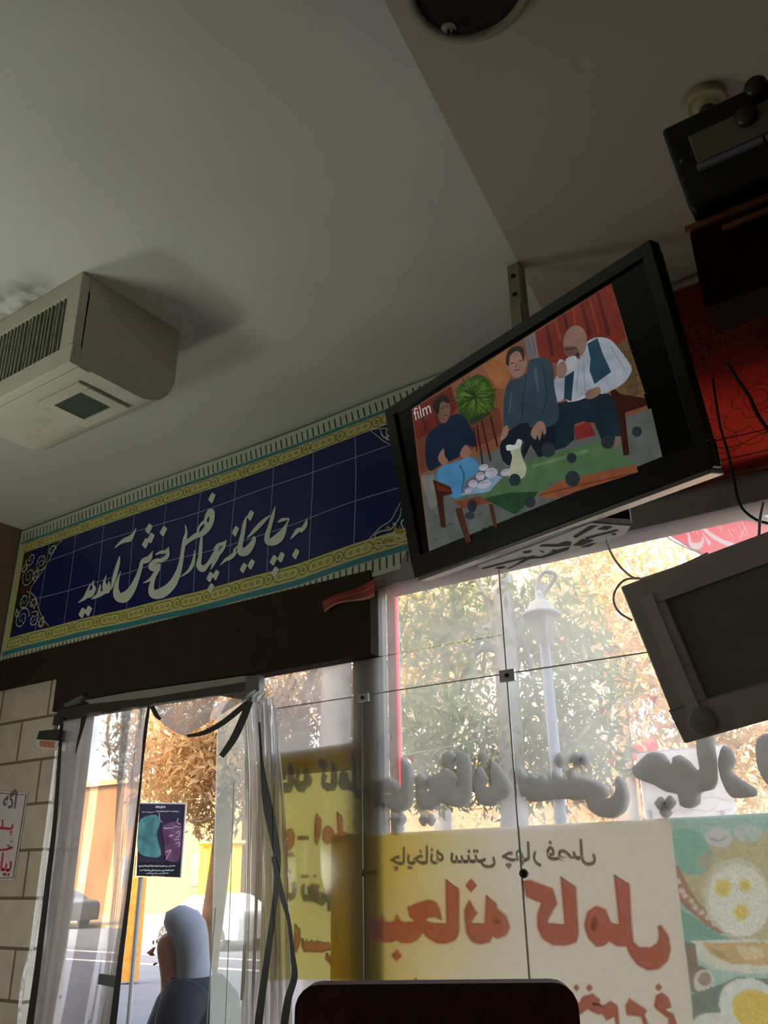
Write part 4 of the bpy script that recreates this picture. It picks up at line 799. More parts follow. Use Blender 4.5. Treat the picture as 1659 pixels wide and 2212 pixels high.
lp_polys([[(495,800),(512,725),(548,775),(545,900),(510,1005),(495,980)], [(565,950),(575,860),(610,835),(645,860),(665,905),(700,905),(690,710),(735,750),(740,890),(800,910),(900,915),(905,950),(760,960),(690,985),(640,985),(600,1000)], [(830,800),(850,780),(868,800),(850,822)], [(872,800),(890,780),(908,800),(890,822)],
          [(205,820),(230,870),(235,960),(270,950),(240,920),(255,870),(290,860),(315,920),(305,1010),(265,1055),(225,1040),(205,960)], [(230,1070),(270,1080),(300,1075),(318,1105),(250,1105)],
          [(310,1940),(320,1700),(362,1750),(365,1850),(330,1960)], [(385,1830),(400,1870),(420,1840),(440,1870),(465,1845),(490,1870),(520,1850),(560,1870),(620,1870),(635,1930),(560,1950),(400,1945),(380,1900)], [(600,1960),(680,2060),(640,2065),(590,2010)]], vin('poster_dull_red', (230, 160, 146), .6), 'red_lettering')
lp_polys([[(345,930),(440,930),(440,955),(345,955)], [(380,1360),(400,1345),(400,1440),(440,1450),(430,1380),(480,1345),(540,1370),(520,1410),(590,1450),(620,1400),(640,1470),(630,1590),(612,1590),(605,1500),(560,1540),(480,1500),(400,1500),(378,1450)], [(375,1282),(390,1268),(404,1282),(390,1296)], [(408,1282),(422,1268),(436,1282),(422,1296)], [(480,1282),(492,1262),(508,1282),(494,1300)],
          [(235,1240),(256,1212),(278,1240),(258,1268)], [(250,1430),(290,1440),(300,1390),(295,1340),(318,1320),(328,1400),(318,1470),(270,1500),(240,1480)]], vin('poster_slate', (146, 146, 156), .6), 'slate_lettering')

# ------------------------------------------------------------------ large cut-out letters on the window, one word group each
KA, KB = crop(780, 1580, 3.7705), crop(1000, 1100, 2.5175)
m_let = mat('letter_foam', (196, 192, 184), .7, var=.04, trans=.68); YA = D+.012
def letters(label, items, dots):
    ctr = PY(*items[0][0](*items[0][1][0]), YA); t = thing('window_letters', label, 'lettering', ctr, 'cut-out letters on the shop window')
    for K, p in items:
        q = cr([K(*r) for r in p], 3, True, .55); b = MB(); b.poly([PY(x, y, YA) for x, y in q], (0, .016, 0)); b.build('letter', m_let, t)
    for K, x, y, rx, ry in dots:
        q = [K(x+rx*a, y+ry*c_) for a, c_ in ((-1,0),(-.35,-.8),(0,-1),(.4,-.75),(1,0),(.4,.8),(0,1),(-.4,.75))]; b = MB(); b.poly([PY(u, v, YA) for u, v in q], (0, .016, 0)); b.build('dot', m_let, t)
letters('thick grey cut-out letters with three dots below, beside the dark post', [(KA, [(80,465),(135,430),(185,385),(230,375),(275,400),(300,440),(305,485),(250,486),(205,512),(320,495),(322,330),(322,212),(345,222),(410,285),(410,420),(410,560),(392,615),(335,650),(255,645),(205,612),(165,575),(110,555),(88,505)])], [(KA,265,712,32,46),(KA,325,712,32,46),(KA,295,792,34,46)])
letters('thick grey cut-out letters with two dots below and a pale dot above', [(KA, [(440,430),(450,370),(485,335),(520,380),(538,430),(512,482),(552,482),(535,385),(600,350),(690,308),(745,335),(780,400),(785,455),(795,440),(775,300),(770,190),(800,165),(860,190),(885,260),(885,400),(885,530),(860,590),(800,620),(720,605),(650,568),(610,625),(540,642),(480,625),(450,560)])], [(KA,500,720,33,52),(KA,562,720,33,52),(KA,715,225,52,70)])
letters('thick grey cut-out letter pair with one dot above, left of the pane joint', [(KA, [(920,400),(940,310),(965,285),(1000,340),(1025,390),(1000,445),(1060,445),(1050,330),(1062,240),(1110,270),(1145,320),(1190,390),(1225,465),(1200,530),(1120,565),(1080,605),(1000,605),(950,580),(925,510)])], [(KA,990,210,42,55)])
letters('long toothed grey cut-out word with three dots above, right of the pane joint', [(KB, [(292,1440),(310,1405),(345,1450),(345,1485),(365,1440),(390,1450),(405,1470),(415,1440),(440,1445),(455,1470),(480,1470),(485,1425),(505,1420),(525,1450),(570,1465),(575,1415),(600,1410),(615,1450),(680,1460),(740,1480),(780,1515),(790,1550),(770,1577),(810,1562),(835,1510),(828,1465),(850,1450),(885,1500),(900,1570),(880,1640),(820,1680),(740,1672),(680,1630),(665,1580),(600,1580),(540,1575),(480,1580),(400,1590),(345,1585),(340,1550),(318,1565),(300,1500)])], [(KB,525,1365,32,44),(KB,617,1360,32,42),(KB,660,1362,28,40)])
letters('big grey cut-out word before the white street board, under the grey monitor', [(KB, [(915,1410),(945,1385),(1000,1330),(1045,1318),(1090,1330),(1120,1375),(1135,1390),(1140,1350),(1180,1335),(1230,1370),(1268,1415),(1285,1410),(1272,1330),(1265,1240),(1262,1150),(1352,1150),(1360,1250),(1375,1360),(1380,1470),(1360,1520),(1290,1540),(1285,1600),(1230,1628),(1180,1610),(1165,1550),(1100,1535),(1040,1500),(985,1480),(940,1460)])], [(KB,1072,1600,32,40),(KB,1122,1596,32,40),(KB,1100,1648,34,36)])
letters('wedge-shaped grey cut-out letter second from the right edge', [(KB, [(1385,1380),(1400,1310),(1420,1282),(1460,1310),(1480,1370),(1455,1420),(1500,1460),(1590,1520),(1590,1560),(1470,1570),(1430,1530),(1400,1460)])], [])
letters('grey cut-out letter cut off by the right edge of the photo', [(KB, [(1590,1300),(1600,1250),(1640,1220),(1720,1220),(1780,1300),(1760,1480),(1700,1530),(1640,1480),(1600,1400)])], [])

# ------------------------------------------------------------------ doorway: header, clear strip curtain, glass leaf
YC = D-.075
KD = crop(80, 1440, 2.8603)
hd = thing('curtain_rail', 'dark bar with a pale edge over the doorway carrying the clear curtain', 'rail', PY(330, 1530, YC))
m_rail = mat('rail_dark', (58, 56, 52), .5, var=.15); m_railp = mat('rail_pale', (150, 148, 136), .45, .2); m_blk = mat('curtain_black_tape', (46, 46, 46), .5, var=.2)
def quadY(b, pts, Y, th, K=KD): b.poly([PY(*K(x, y), Y) for x, y in pts], (0, th, 0))
b = MB(); quadY(b, [(95,362),(105,310),(150,265),(330,225),(700,190),(1110,110),(1340,80),(1370,150),(1280,205),(1100,175),(720,235),(400,290),(150,335)], YC, .03); b.build('bar', m_rail, hd, bevel=.002)
b = MB(); quadY(b, [(300,210),(560,160),(1280,58),(1375,62),(1375,100),(1280,95),(700,190),(330,232)], YC-.004, .02); b.build('pale_edge', m_railp, hd, bevel=.002)
for pts_, yo_ in (([(165,232),(275,175),(285,190),(260,225),(170,252)], .006), ([(1290,60),(1370,50),(1372,165),(1340,200),(1285,150)], .01)):
    b = MB(); quadY(b, pts_, YC-yo_, .035); b.build('end_fitting', mat('fitting_grey', (110, 112, 106), .4, .3), hd)
pvc = film('clear_plastic', (228, 218, 208), .38, .1, 4.0, .4, .15); pvc2 = film('doubled_plastic', (226, 216, 210), .58, .1, 6.0, .3, .2)
def sheet(b, left, right, Y, amp, fr, nu=24, nv=40):
    """hanging clear sheet between two px edges (top to bottom), rippled in depth"""
    L = cr(left, 8); R_ = cr(right, 8); k = min(len(L), len(R_))-1
    def fn(a, v):
        i = v*(k); j = int(min(i, k-1)); t_ = i-j; l = L[j]*(1-t_)+L[j+1]*t_; r = R_[j]*(1-t_)+R_[j+1]*t_
        p = l*(1-a)+r*a; return PY(p[0], p[1], Y+amp*math.sin(a*fr+v*2.0)+.3*amp*math.sin(a*fr*2.7+v*7))
    b.grid(fn, nu, nv)
cur = thing('strip_curtain', 'clear plastic curtain strip with black taped edge at the left of the doorway', 'curtain', PY(220, 1560, YC))
b = MB(); sheet(b, [(132,1548),(120,1750),(98,1980),(62,2230)], [(322,1522),(300,1760),(275,1990),(240,2230)], YC, .010, 14); b.build('clear_sheet', pvc, cur, smooth=True)
b = MB(); sheet(b, [(135,1550),(122,1750),(100,1980),(70,2230)], [(205,1540),(180,1750),(152,1980),(118,2230)], YC+.02, .006, 10); sheet(b, [(262,1530),(250,1750),(238,1980),(206,2230)], [(320,1522),(300,1760),(276,1990),(250,2230)], YC+.02, .008, 12); b.build('doubled_edge', pvc2, cur, smooth=True)
def tape(b, pts, Y): ribbon(b, pts, flatY(Y), 6)
b = MB(); tape(b, [(322,1524,3),(314,1580,4),(306,1660,2.5),(296,1760,3),(286,1860,4),(272,1980,5),(258,2090,6),(242,2230,8)], YC-.014); b.build('black_edge', m_blk, cur)
b = MB(); tape(b, [(134,1552,4),(128,1640,4),(118,1780,5),(104,1900,6),(92,2000,6.5),(80,2100,7),(62,2230,8)], YC-.014); tape(b, [(182,1545,6),(176,1575,4),(168,1605,2.5),(163,1629,.6)], YC-.014); b.build('black_edge', m_blk, cur)
b = MB(); tape(b, [(124,1600,1.4),(116,1720,3),(98,1840,4),(84,1960,5),(70,2040,5),(48,2130,4),(40,2230,4)], YC-.02); b.build('folded_edge', film('crumpled_plastic', (240, 236, 226), .6, .3, 40, .6, .1), cur)
b = MB(); b.poly([PY(x, y, YC-.016) for x, y in ((214,2103),(252,2108),(247,2133),(211,2126))], (0, .003, 0)); b.build('tape_patch', mat('patch_grey', (92, 98, 96), .6), cur)
cur2 = thing('strip_curtain', 'clear plastic curtain sheet gathered and tied up at the right of the doorway', 'curtain', PY(480, 1560, YC))
b = MB(); sheet(b, [(330,1520),(345,1556),(372,1578),(400,1590)], [(545,1492),(545,1500),(540,1506),(530,1512)], YC-.01, .006, 9); b.build('draped_sheet', pvc2, cur2, smooth=True)
b = MB(); sheet(b, [(520,1512),(530,1700),(528,1950),(520,2230)], [(590,1505),(612,1700),(625,1950),(632,2230)], YC-.02, .012, 22, 30); b.build('gathered_sheet', pvc2, cur2, smooth=True)
b = MB(); sheet(b, [(548,1510),(560,1700),(566,1950),(570,2230)], [(600,1530),(602,1700),(606,1950),(612,2230)], YC-.035, .014, 16); b.build('gathered_fold', pvc, cur2, smooth=True)
b = MB(); tape(b, [(328,1525,5),(338,1545,5),(347,1554,3)], YC-.03); tape(b, [(404,1590,3),(440,1583,5),(480,1562,6),(520,1530,6),(545,1508,4)], YC-.03); tape(b, [(542,1508,7),(528,1545,8),(505,1595,8),(478,1634,6)], YC-.034); b.build('black_edge', m_blk, cur2)
b = MB(); tape(b, [(560,1560,2),(566,1650,4),(578,1740,10),(596,1830,9),(600,1880,6),(592,1960,6),(580,2050,7),(566,2150,8),(556,2230,9)], YC-.05); tape(b, [(590,1850,5),(608,1930,6),(624,1990,4),(632,2060,5),(636,2110,7),(622,2160,8),(612,2230,9)], YC-.052); b.build('black_edge', m_blk, cur2)
b = MB(); sheet(b, [(528,1512),(534,1500),(545,1492),(552,1490)], [(560,1520),(566,1512),(574,1505),(578,1500)], YC-.045, .01, 20, 10, 8); b.build('knot', film('crumpled_plastic', (240, 236, 226), .6, .3, 40, .6, .1), cur2, smooth=True)
dr = thing('glass_door_leaf', 'glass door leaf with a dark green edge standing open in the doorway', 'door', PY(540, 1900, D-.02))
b = MB(); b.poly([PY(x, y, D-.02) for x, y in ((470,1520),(566,1494),(544,2240),(452,2240))], (0, .008, 0)); b.build('pane', film('door_glass', (222, 224, 206), .30, .05, 3, .3), dr)
gdk = mat('glass_edge_green', (62, 76, 70), .3)
b = MB(); tape(b, [(568,1492,1.6),(560,1750,2.6),(552,2000,3.4),(544,2230,4)], D-.024); b.build('edge', gdk, dr)
b = MB(); tape(b, [(466,1960,1.2),(455,2090,1.2),(446,2230,1.2)], D-.024); tape(b, [(505,1690,1.0),(497,1950,1.0),(486,2230,1.0)], D-.024); b.build('edge', mat('glass_edge_pale', (200, 206, 200), .3), dr)
MB().tube([tuple(PY(530, 2040, D-.05)), tuple(PY(527, 2100, D-.05)), tuple(PY(524, 2160, D-.05))], .009).build('handle', M_steel, dr)

# paper notice and sticker on the stone pier
no = thing('paper_notice', 'white framed paper notice with grey and red writing on the stone pier', 'notice', PY(25, 1800, D-.008))
qn = [(-75,1703),(60,1712),(30,1901),(-110,1903)]; fn_ = flatY(D-.008)
b = MB(); b.poly([fn_(*p) for p in qn], (0, .006, 0)); b.build('sheet', mat('notice_paper', (226, 214, 216), .7, var=.04), no)
b = MB(); ribbon(b, [(-78,1708,1),(56,1717,1),(28,1896,1),(-100,1898,1)], flatY(D-.0095), 1); b.build('border_line', mat('notice_line', (90, 70, 72), .6), no)
nr = mat('notice_red', (196, 60, 96), .6); ng = mat('notice_grey', (130, 104, 120), .6)
KN = crop(0, 1660, 4.006)
for s_, p0, p1, m_ in (('اگه', (18,335), (132,345), ng), ('بیا', (-4,880), (92,890), nr)):
    b = MB(); put_text(b, shape(s_), PY(*KN(*p0), D-.010), PY(*KN(*p1), D-.010), (0, 0, 1), bold=.02); b.build('writing', m_, no)
b = MB(); f_ = flatY(D-.010)
for s_ in ([(-120,515,9),(0,515,10),(95,520,10),(108,480,4)], [(20,510,6),(22,440,5)], [(-60,700,8),(20,705,9),(90,690,9),(118,680,3)], [(60,660,5),(95,685,7)]): ribbon(b, [(*KN(x, y), w_/4) for x, y, w_ in s_], f_)
for x, y in ((88,552),(100,548),(93,572),(97,632)): b.poly([f_(*KN(x+a, y+c_)) for a, c_ in ((-9,0),(0,-9),(9,0),(0,9))])
b.build('writing', nr, no)
sk = thing('sticker', 'small orange and white sticker at the top of the stone pier', 'sticker', PY(100, 1608, YC-.03))
b = MB(); b.poly([PY(x, y, YC-.03) for x, y in ((80,1597),(127,1600),(122,1620),(80,1615))], (0, .004, 0)); b.build('card', mat('sticker_white', (214, 206, 196), .6), sk)
b = MB(); b.poly([PY(x, y, YC-.031) for x, y in ((86,1600),(119,1602),(116,1616),(85,1612))]); b.build('print', mat('sticker_orange', (190, 120, 84), .6, var=.4, scale=80), sk)
bd = thing('door_closer', 'dark metal box on the stone pier above the small sticker', 'closer', PY(104, 1588, YC))
b = MB(); b.poly([PY(x, y, YC-.03) for x, y in ((85,1580),(128,1576),(124,1600),(80,1596))], (0, .095, 0)); b.build('box', m_rail, bd, bevel=.003)

# ================================================================== the street outside
M_asph = mat('asphalt', (92, 97, 110), .85, var=.12, scale=1.2); M_pav = mat('pavement', (130, 126, 120), .85, var=.1, scale=2)
g = MB(); rows = [(D+.2, ROAD), (60, ROAD), (140, ROAD)]
g.add([(x, y, z) for y, z in rows for x in (-140, 60)], [(2*i, 2*i+1, 2*i+3, 2*i+2) for i in range(len(rows)-1)])
structure('road', g, M_asph)
structure('sidewalk', MB().box((-24, D+.22, ROAD), (12, 6.4, -.5)), M_pav)
e0 = PZ(350, 2004, ROAD+.06)
structure('far_sidewalk', MB().box((-120, e0[1], ROAD-.1), (40, e0[1]+40, ROAD+.09)), mat('far_pavement', (150, 130, 98), .8))
b = MB()
for yy in (2063, 2084):
    p = PZ(330, yy, ROAD); b.box((p[0]-14, p[1]-.12, ROAD+.005), (p[0]+4, p[1]+.12, ROAD+.012))
tag(b.build('road_marking', mat('road_white', (230, 230, 230), .7)), kind='structure')

# houses across the street
def house(label, x0, x1, y, h, rgb, nw, nf, base=ROAD):
    t = thing('town_house', label, 'building', ((x0+x1)/2, y, base)); MB().box((x0, y, base), (x1, y+8, base+h)).build('wall', mat('render_%d_%d_%d' % rgb, rgb, .9, var=.12, scale=.5), t)
    for j in range(nf):
        for i in range(nw):
            cx = x0+(i+.5)*(x1-x0)/nw; cz = base+1.2+j*3.1+1.0; f = MB().box((cx-.6, y-.06, cz-.8), (cx+.6, y+.02, cz+.8)).build('window', mat('window_frame_brown', (120, 96, 70), .6), t)
            MB().box((cx-.5, y-.08, cz-.7), (cx+.5, y-.05, cz+.7)).build('pane', mat('far_glass', (70, 72, 74), .2), f)
    MB().box((x0-.2, y-.35, base+h), (x1+.2, y+8.1, base+h+.3)).build('roof', mat('roof_slab', (150, 134, 112), .9), t); return t
fy = e0[1]+9.0
house('low tan house across the street seen through the left curtain', -62, -33, fy, 7.0, (128, 96, 64), 5, 2)
house('sandy house across the street behind the middle trees', -32, -12, fy+1.0, 6.5, (90, 72, 54), 4, 2)
house('cream house across the street behind the right-hand trees', -11, 16, fy-.5, 6.5, (156, 138, 114), 5, 2)

# trees
TR_BARK = mat('bark_pale', (176, 172, 168), .85, var=.2, scale=6); TR_BARK2 = mat('bark_brown', (120, 92, 70), .9, var=.25, scale=6)
def leafmat(name, rgb, tr=.55): return mat(name, rgb, .35, var=.35, scale=.8, trans=tr)
LV = {'gold': leafmat('leaf_gold', (212, 184, 138)), 'tan': leafmat('leaf_tan', (206, 180, 148)), 'green': leafmat('leaf_green', (164, 172, 128)), 'olive': leafmat('leaf_olive', (206, 192, 148))}
def leaves(b, centers, n, size):
    c = np.array([q[:3] for q in centers]); r = np.array([q[3] for q in centers]); pr = r**2.2; idx = rng.choice(len(c), n, p=pr/pr.sum())
    d = rng.normal(size=(n, 3)); d /= np.linalg.norm(d, axis=1, keepdims=True); pos = c[idx]+d*(r[idx]*rng.random(n)**.45)[:, None]*np.array((1, 1, .85))
    a = rng.normal(size=(n, 3)); a /= np.linalg.norm(a, axis=1, keepdims=True); a[:, 2] -= .3; q = np.cross(a, rng.normal(size=(n, 3))); q /= np.linalg.norm(q, axis=1, keepdims=True)
    s_ = size*(.6+.8*rng.random(n))[:, None]; base = len(b.v)
    pts = np.stack([pos-a*s_, pos+q*s_*.32, pos+a*s_, pos-q*s_*.32], 1).reshape(-1, 3); b.v += [tuple(p) for p in pts]; b.f += [(base+4*i, base+4*i+1, base+4*i+2, base+4*i+3) for i in range(n)]; b.mi += [0]*n
def tree(label, foot, trunk_r, height, bend, crown, n, leaf, size=.075, bark=TR_BARK):
    t = thing('street_tree', label, 'tree', foot, 'trees along the street')
    f0 = np.array(foot); top = f0+np.array((bend[0], bend[1], height)); mid = (f0+top)/2+np.array((bend[0]*.25, bend[1]*.25, 0))
    b = MB(); b.tube(cr([f0-np.array((0, 0, .05)), f0*.75+mid*.25, mid, top], 5), list(np.linspace(trunk_r*1.15, trunk_r*.7, 16)), 12); b.build('trunk', bark, t, smooth=True)
    b = MB()
    for k, q in enumerate(crown[:7]): c = np.array(q[:3]); b.tube(cr([mid*.35+top*.65, (top+c)/2+np.array((0, 0, .2)), c], 4), list(np.linspace(trunk_r*.4, .015, 9)), 6)
    b.build('branches', bark, t, smooth=True)
    b = MB(); leaves(b, crown, n, size); b.build('foliage', LV[leaf], t)
def crown(spots): return [(*PD(x, y, d_), r) for x, y, d_, r in spots]
def foot(x, d_, z=None):
    p = PD(x, 1790, d_); return (p[0], p[1], (-.5 if p[1] < 6.4 else ROAD) if z is None else z)
tree('pale thick trunk rising behind the middle window pane joint, green leaves', foot(1086, 9.5), .17, 5.2, (.1, .2), crown([(1000,1560,9.6,.8),(1180,1590,9.9,.8),(980,1330,9.8,.9),(1230,1480,10,.8),(1090,1690,10,.5),(1240,1640,10.4,.7),(950,1690,10.2,.5),(1180,1350,10.2,.8),(900,1560,10.2,.6)]), 6500, 'green')
tree('broad pale grey trunk seen through the small pane left of the post', foot(692, 10.8), .25, 5.2, (.1, .2), crown([(610,1500,11.3,.6),(750,1480,11.3,.6),(640,1600,11.3,.5),(690,1300,11.1,.9),(760,1580,11.3,.4),(590,1590,11.3,.6)]), 5200, 'tan')
tree('golden tree right of the street lantern', foot(1330, 13.5), .16, 5.2, (.2, .3), crown([(1300,1330,13,1.2),(1420,1420,13,1.1),(1360,1550,13.5,.9),(1460,1250,13,1.3),(1280,1230,13,1.0),(1520,1500,13.5,1.0),(1600,1620,14,1.2),(1660,1480,14,1.2)]), 7500, 'gold', .08)
tree('yellow tree filling the pane between red post and pale trunk', foot(930, 13.0), .15, 5.0, (.1, .3), crown([(930,1330,13.2,1.1),(860,1420,13.4,.9),(980,1450,13.4,.9),(870,1270,13,.9),(900,1560,14,.9),(1010,1280,13.5,.9),(840,1650,14,.8)]), 6500, 'olive', .08)
tree('amber tree above the yellow kiosk seen through the doorway', foot(455, 16.0), .20, 5.0, (.2, .2), crown([(380,1620,16,1.1),(450,1600,16,1.1),(420,1690,16,.8),(500,1660,16.3,1.0),(350,1700,16.5,.7),(480,1560,16,1.0),(540,1700,16.5,.8),(330,1600,16.5,1.0),(420,1760,16.6,.5),(470,1770,16.6,.5)]), 7000, 'gold', .085, TR_BARK2)
tree('far tan tree low behind the window letters', foot(1150, 19.0), .16, 4.0, (.1, .2), crown([(1000,1720,19,1.0),(1150,1700,19,1.2),(1300,1690,19,1.2),(1450,1700,19,1.2),(860,1700,19,1.0),(1230,1600,20,1.4),(1600,1690,19,1.2),(1060,1600,20,1.4)]), 6500, 'tan', .1)
tree('dense far tree over the rooftops across the street', foot(800, 22.0), .2, 6.5, (.1, .2), crown([(640,1500,22,1.6),(800,1480,22,1.8),(960,1400,22,1.8),(1120,1350,22,1.8),(1300,1400,22,1.8),(1450,1350,22,1.8),(1600,1300,22,1.8),(720,1380,22,1.6),(1000,1250,22,1.7),(1250,1250,22,1.6),(560,1560,22,1.4)]), 9000, 'tan', .13)

# gate post of the shopfront outside with its red light tube
pk = thing('sign_post', 'pale pink slotted upright outside the window carrying a red light tube', 'post', PY(848, 1800, D+.3))
YK = D+.30; k0, k1 = PY(838, 1500, YK), PY(862, 1500, YK); zt, zb_ = 2.60, -.5
MB().box((k0[0], YK, zb_), (k1[0], YK+.02, zt)).build('upright', mat('post_pink', (206, 178, 176), .6), pk, bevel=.004)
b = MB()
for i in range(8): z = 1.35+i*.14; b.box((k0[0]+.012, YK-.001, z), (k0[0]+.017, YK+.001, z+.035))
b.build('slots', mat('slot_dark', (92, 88, 84), .9), pk)
MB().tube([(k1[0]+.004, YK-.012, 1.58), (k1[0]+.004, YK-.012, zt)], .0052).build('light_tube', mat('red_tube', (255, 70, 70), .4, emit=(255, 60, 66), strength=1.6), pk)
for z in (2.11, 1.70): MB().box((k0[0]-.05, YK+.005, z), (k0[0], YK+.018, z+.025)).build('stay', mat('post_pink', (206, 178, 176), .6), pk)

# street lantern
LD = 7.7
def lp3(x, y, d_=LD): return PD(x, y, d_)
lan = thing('street_lantern', 'pale gooseneck street lantern with a tapering glass body', 'lantern', foot(1213, LD+.12))
m_lan = mat('lantern_paint', (206, 200, 190), .6); ax = lp3(1169, 1330)
fp = foot(1213, LD+.12); ptop = lp3(1212, 1262, LD+.12)
MB().tube([fp, (fp[0], fp[1], ptop[2])], [.06, .045], 14).build('pole', mat('lantern_pole', (150, 158, 172), .6), lan, smooth=True)
MB().tube(cr([(fp[0], fp[1], ptop[2]-.12), lp3(1200, 1246), lp3(1180, 1235), lp3(1164, 1250), lp3(1162, 1282)], 6), .022, 10).build('gooseneck', m_lan, lan, smooth=True)
zz = lambda y: float(lp3(1169, y)[2]); px = lambda w_: w_*float(np.linalg.norm(lp3(1170, 1330)-lp3(1169, 1330)))
cz = zz(1330); cc = (ax[0], ax[1], 0)
MB().lathe([(px(5), zz(1275)), (px(9), zz(1284)), (px(8), zz(1294)), (px(15), zz(1297)), (px(26), zz(1308)), (px(32), zz(1319)), (px(42), zz(1325)), (px(41), zz(1331)), (px(30), zz(1329)), (0.001, zz(1328))], cc, 24).build('cap', m_lan, lan, smooth=True)
gl = MB().lathe([(px(28), zz(1330)), (px(27), zz(1350)), (px(20), zz(1378)), (px(14), zz(1388)), (.001, zz(1390))], cc, 8).build('glass_body', mat('lantern_glass', (216, 206, 192), .3, trans=.5), lan)
b = MB()
for k in range(8):
    a = 6.283*k/8; b.tube([(ax[0]+px(29)*math.cos(a), ax[1]+px(29)*math.sin(a), zz(1330)), (ax[0]+px(21)*math.cos(a), ax[1]+px(21)*math.sin(a), zz(1378)), (ax[0]+px(14.5)*math.cos(a), ax[1]+px(14.5)*math.sin(a), zz(1388))], px(1.6), 5)
b.build('ribs', m_lan, gl)

# red lit sign box over the window, white street board, bunting
KS = crop(1400, 1060, 6.4054)
sg = thing('red_sign_board', 'red sign board with white brush lettering hanging outside over the window', 'sign', PY(1550, 1150, D+.5))
S0, S1, S2, S3 = PY(*KS(215, 560), D+.22), PY(*KS(760, 890), D+.95), PY(*KS(1520, 540), D+.95), PY(*KS(1330, 330), D+.22)
nS = np.cross(S1-S0, S3-S0); nS /= np.linalg.norm(nS); nS = nS if nS[2] > 0 else -nS
def fs(x, y, l=0.0): return PN(*KS(x, y), S0, nS)-nS*l
b = MB(); b.poly([fs(x, y) for x, y in ((150,540),(230,580),(640,840),(830,950),(1900,520),(1420,240))], nS*.05); b.build('case', mat('sign_case', (212, 200, 200), .5), sg)
b = MB(); b.poly([fs(x, y, .002) for x, y in ((260,580),(420,690),(740,850),(900,900),(1760,520),(1500,440),(1200,395),(1130,400))]); b.build('red_face', mat('sign_red', (226, 60, 84), .5, emit=(232, 70, 100), strength=.95), sg)
b = MB(); fr_ = lambda x, y: fs(x, y, .004)
for s_ in ([(740,460,20),(800,540,26),(900,620,28),(1020,690,28),(1160,740,30),(1240,800,24)], [(520,525,6),(560,600,14),(575,690,22),(620,750,40),(690,750,44),(745,700,22),(755,620,5)], [(590,530,10),(640,570,6)], [(640,490,4),(690,590,7)], [(720,530,4),(780,620,7),(830,690,22),(850,740,12)], [(940,440,4),(1000,500,7),(1015,545,3)], [(870,455,14),(890,490,8)], [(1000,440,10),(1010,460,6)], [(1105,510,3),(1160,620,4)], [(1240,440,3),(1330,620,3)], [(1290,400,4),(1380,600,4)], [(1360,480,3),(1260,640,3)], [(1300,540,3),(1290,640,3)], [(1170,525,10),(1185,540,8)]): ribbon(b, [(x, y, w_) for x, y, w_ in s_], fr_)
b.build('white_lettering', mat('sign_white', (250, 235, 240), .5, emit=(250, 230, 240), strength=.6), sg)
b = MB(); ribbon(b, [(230,588,8),(320,670,9),(560,790,9),(770,868,9)], fr_, 3); ribbon(b, [(1360,350,8),(1480,430,8),(1640,510,8)], fr_, 3); b.build('white_rim', mat('sign_rim', (240, 230, 224), .5), sg)
b = MB(); c_ = (S0+S3)/2; b.tube([tuple(c_+nS*.02), (c_[0], D+.2, c_[2]+.1)], .012); b.build('stay', m_rail, sg)

wb = thing('street_board', 'bright white board standing in the street behind the big grey letters', 'board', PD(1480, 1900, 10.8))
K3 = crop(1200, 1560, 3.6144); dB = 10.8; p0 = PD(1490, 1700, dB); nB = np.array((p0[0], p0[1], 0)); nB /= np.linalg.norm(nB)
fb = lambda x, y: PN(x, y, p0, nB)
b = MB(); b.poly([fb(*K3(x, y)) for x, y in ((625,240),(1330,175),(1400,560),(1400,860),(740,860))], nB*.04); b.build('panel', mat('board_white', (250, 250, 252), .5, trans=.6, var=.01), wb)
b = MB(); ribbon(b, [(*K3(625,243), 1.4), (*K3(1330,178), 1.4)], lambda x, y: fb(x, y)-nB*.01, 1)
for s_ in ([(880,640),(940,610),(1010,640),(1080,600)], [(1000,700),(1100,680),(1180,700),(1260,660)], [(1150,600),(1220,580),(1300,600),(1380,620)], [(900,720),(960,690),(1040,720)], [(1240,690),(1300,700),(1380,670)]): ribbon(b, [(*K3(x, y), .7) for x, y in s_], lambda x, y: fb(x, y)-nB*.006, 3)
b.build('thin_drawing', mat('board_line', (206, 200, 206), .6), wb)
b = MB()
for x_ in (1405, 1560): p = fb(x_, 1750); MB().tube([(p[0], p[1], p[2]), (p[0], p[1], ROAD)], .025).build('leg', mat('board_leg', (190, 190, 190), .5), wb)

def bunting(label, pts, d_, flags, cols):
    t = thing('bunting', label, 'bunting', PD(*pts[0], d_), 'bunting strings over the street'); b = MB(); P_ = [PD(x, y, d_) for x, y in pts]; b.tube(cr(P_, 5), .004, 5); b.build('cord', mat('cord_white', (230, 226, 216), .6), t)
    for (x, y, s_), c_ in zip(flags, cols):
        a0, a1, a2 = PD(x-s_, y, d_), PD(x+s_, y-s_*.3, d_), PD(x+.2*s_, y+2.2*s_, d_); b = MB(); b.poly([a0, a1, a2], (0, .004, 0)); b.build('flag', mat('flag_'+c_, {'red': (226, 60, 76), 'white': (240, 236, 230), 'green': (150, 196, 150)}[c_], .7, trans=.5), t)
bunting('bunting string with red and white flags right of the lantern', [(1214,1545),(1272,1530),(1340,1512),(1425,1490)], LD+.1, [(1300,1530,7),(1355,1515,7),(1412,1506,8),(1330,1520,6)], ['red', 'white', 'red', 'white'])
bunting('low bunting string with a red flag near the pink slotted post', [(868,1632),(920,1622),(985,1610),(1078,1585)], 9.4, [(888,1634,7),(950,1628,6)], ['red', 'white'])
rc = thing('red_awning', 'small red awning far across the street left of the white board', 'awning', PD(1335, 1640, 16))
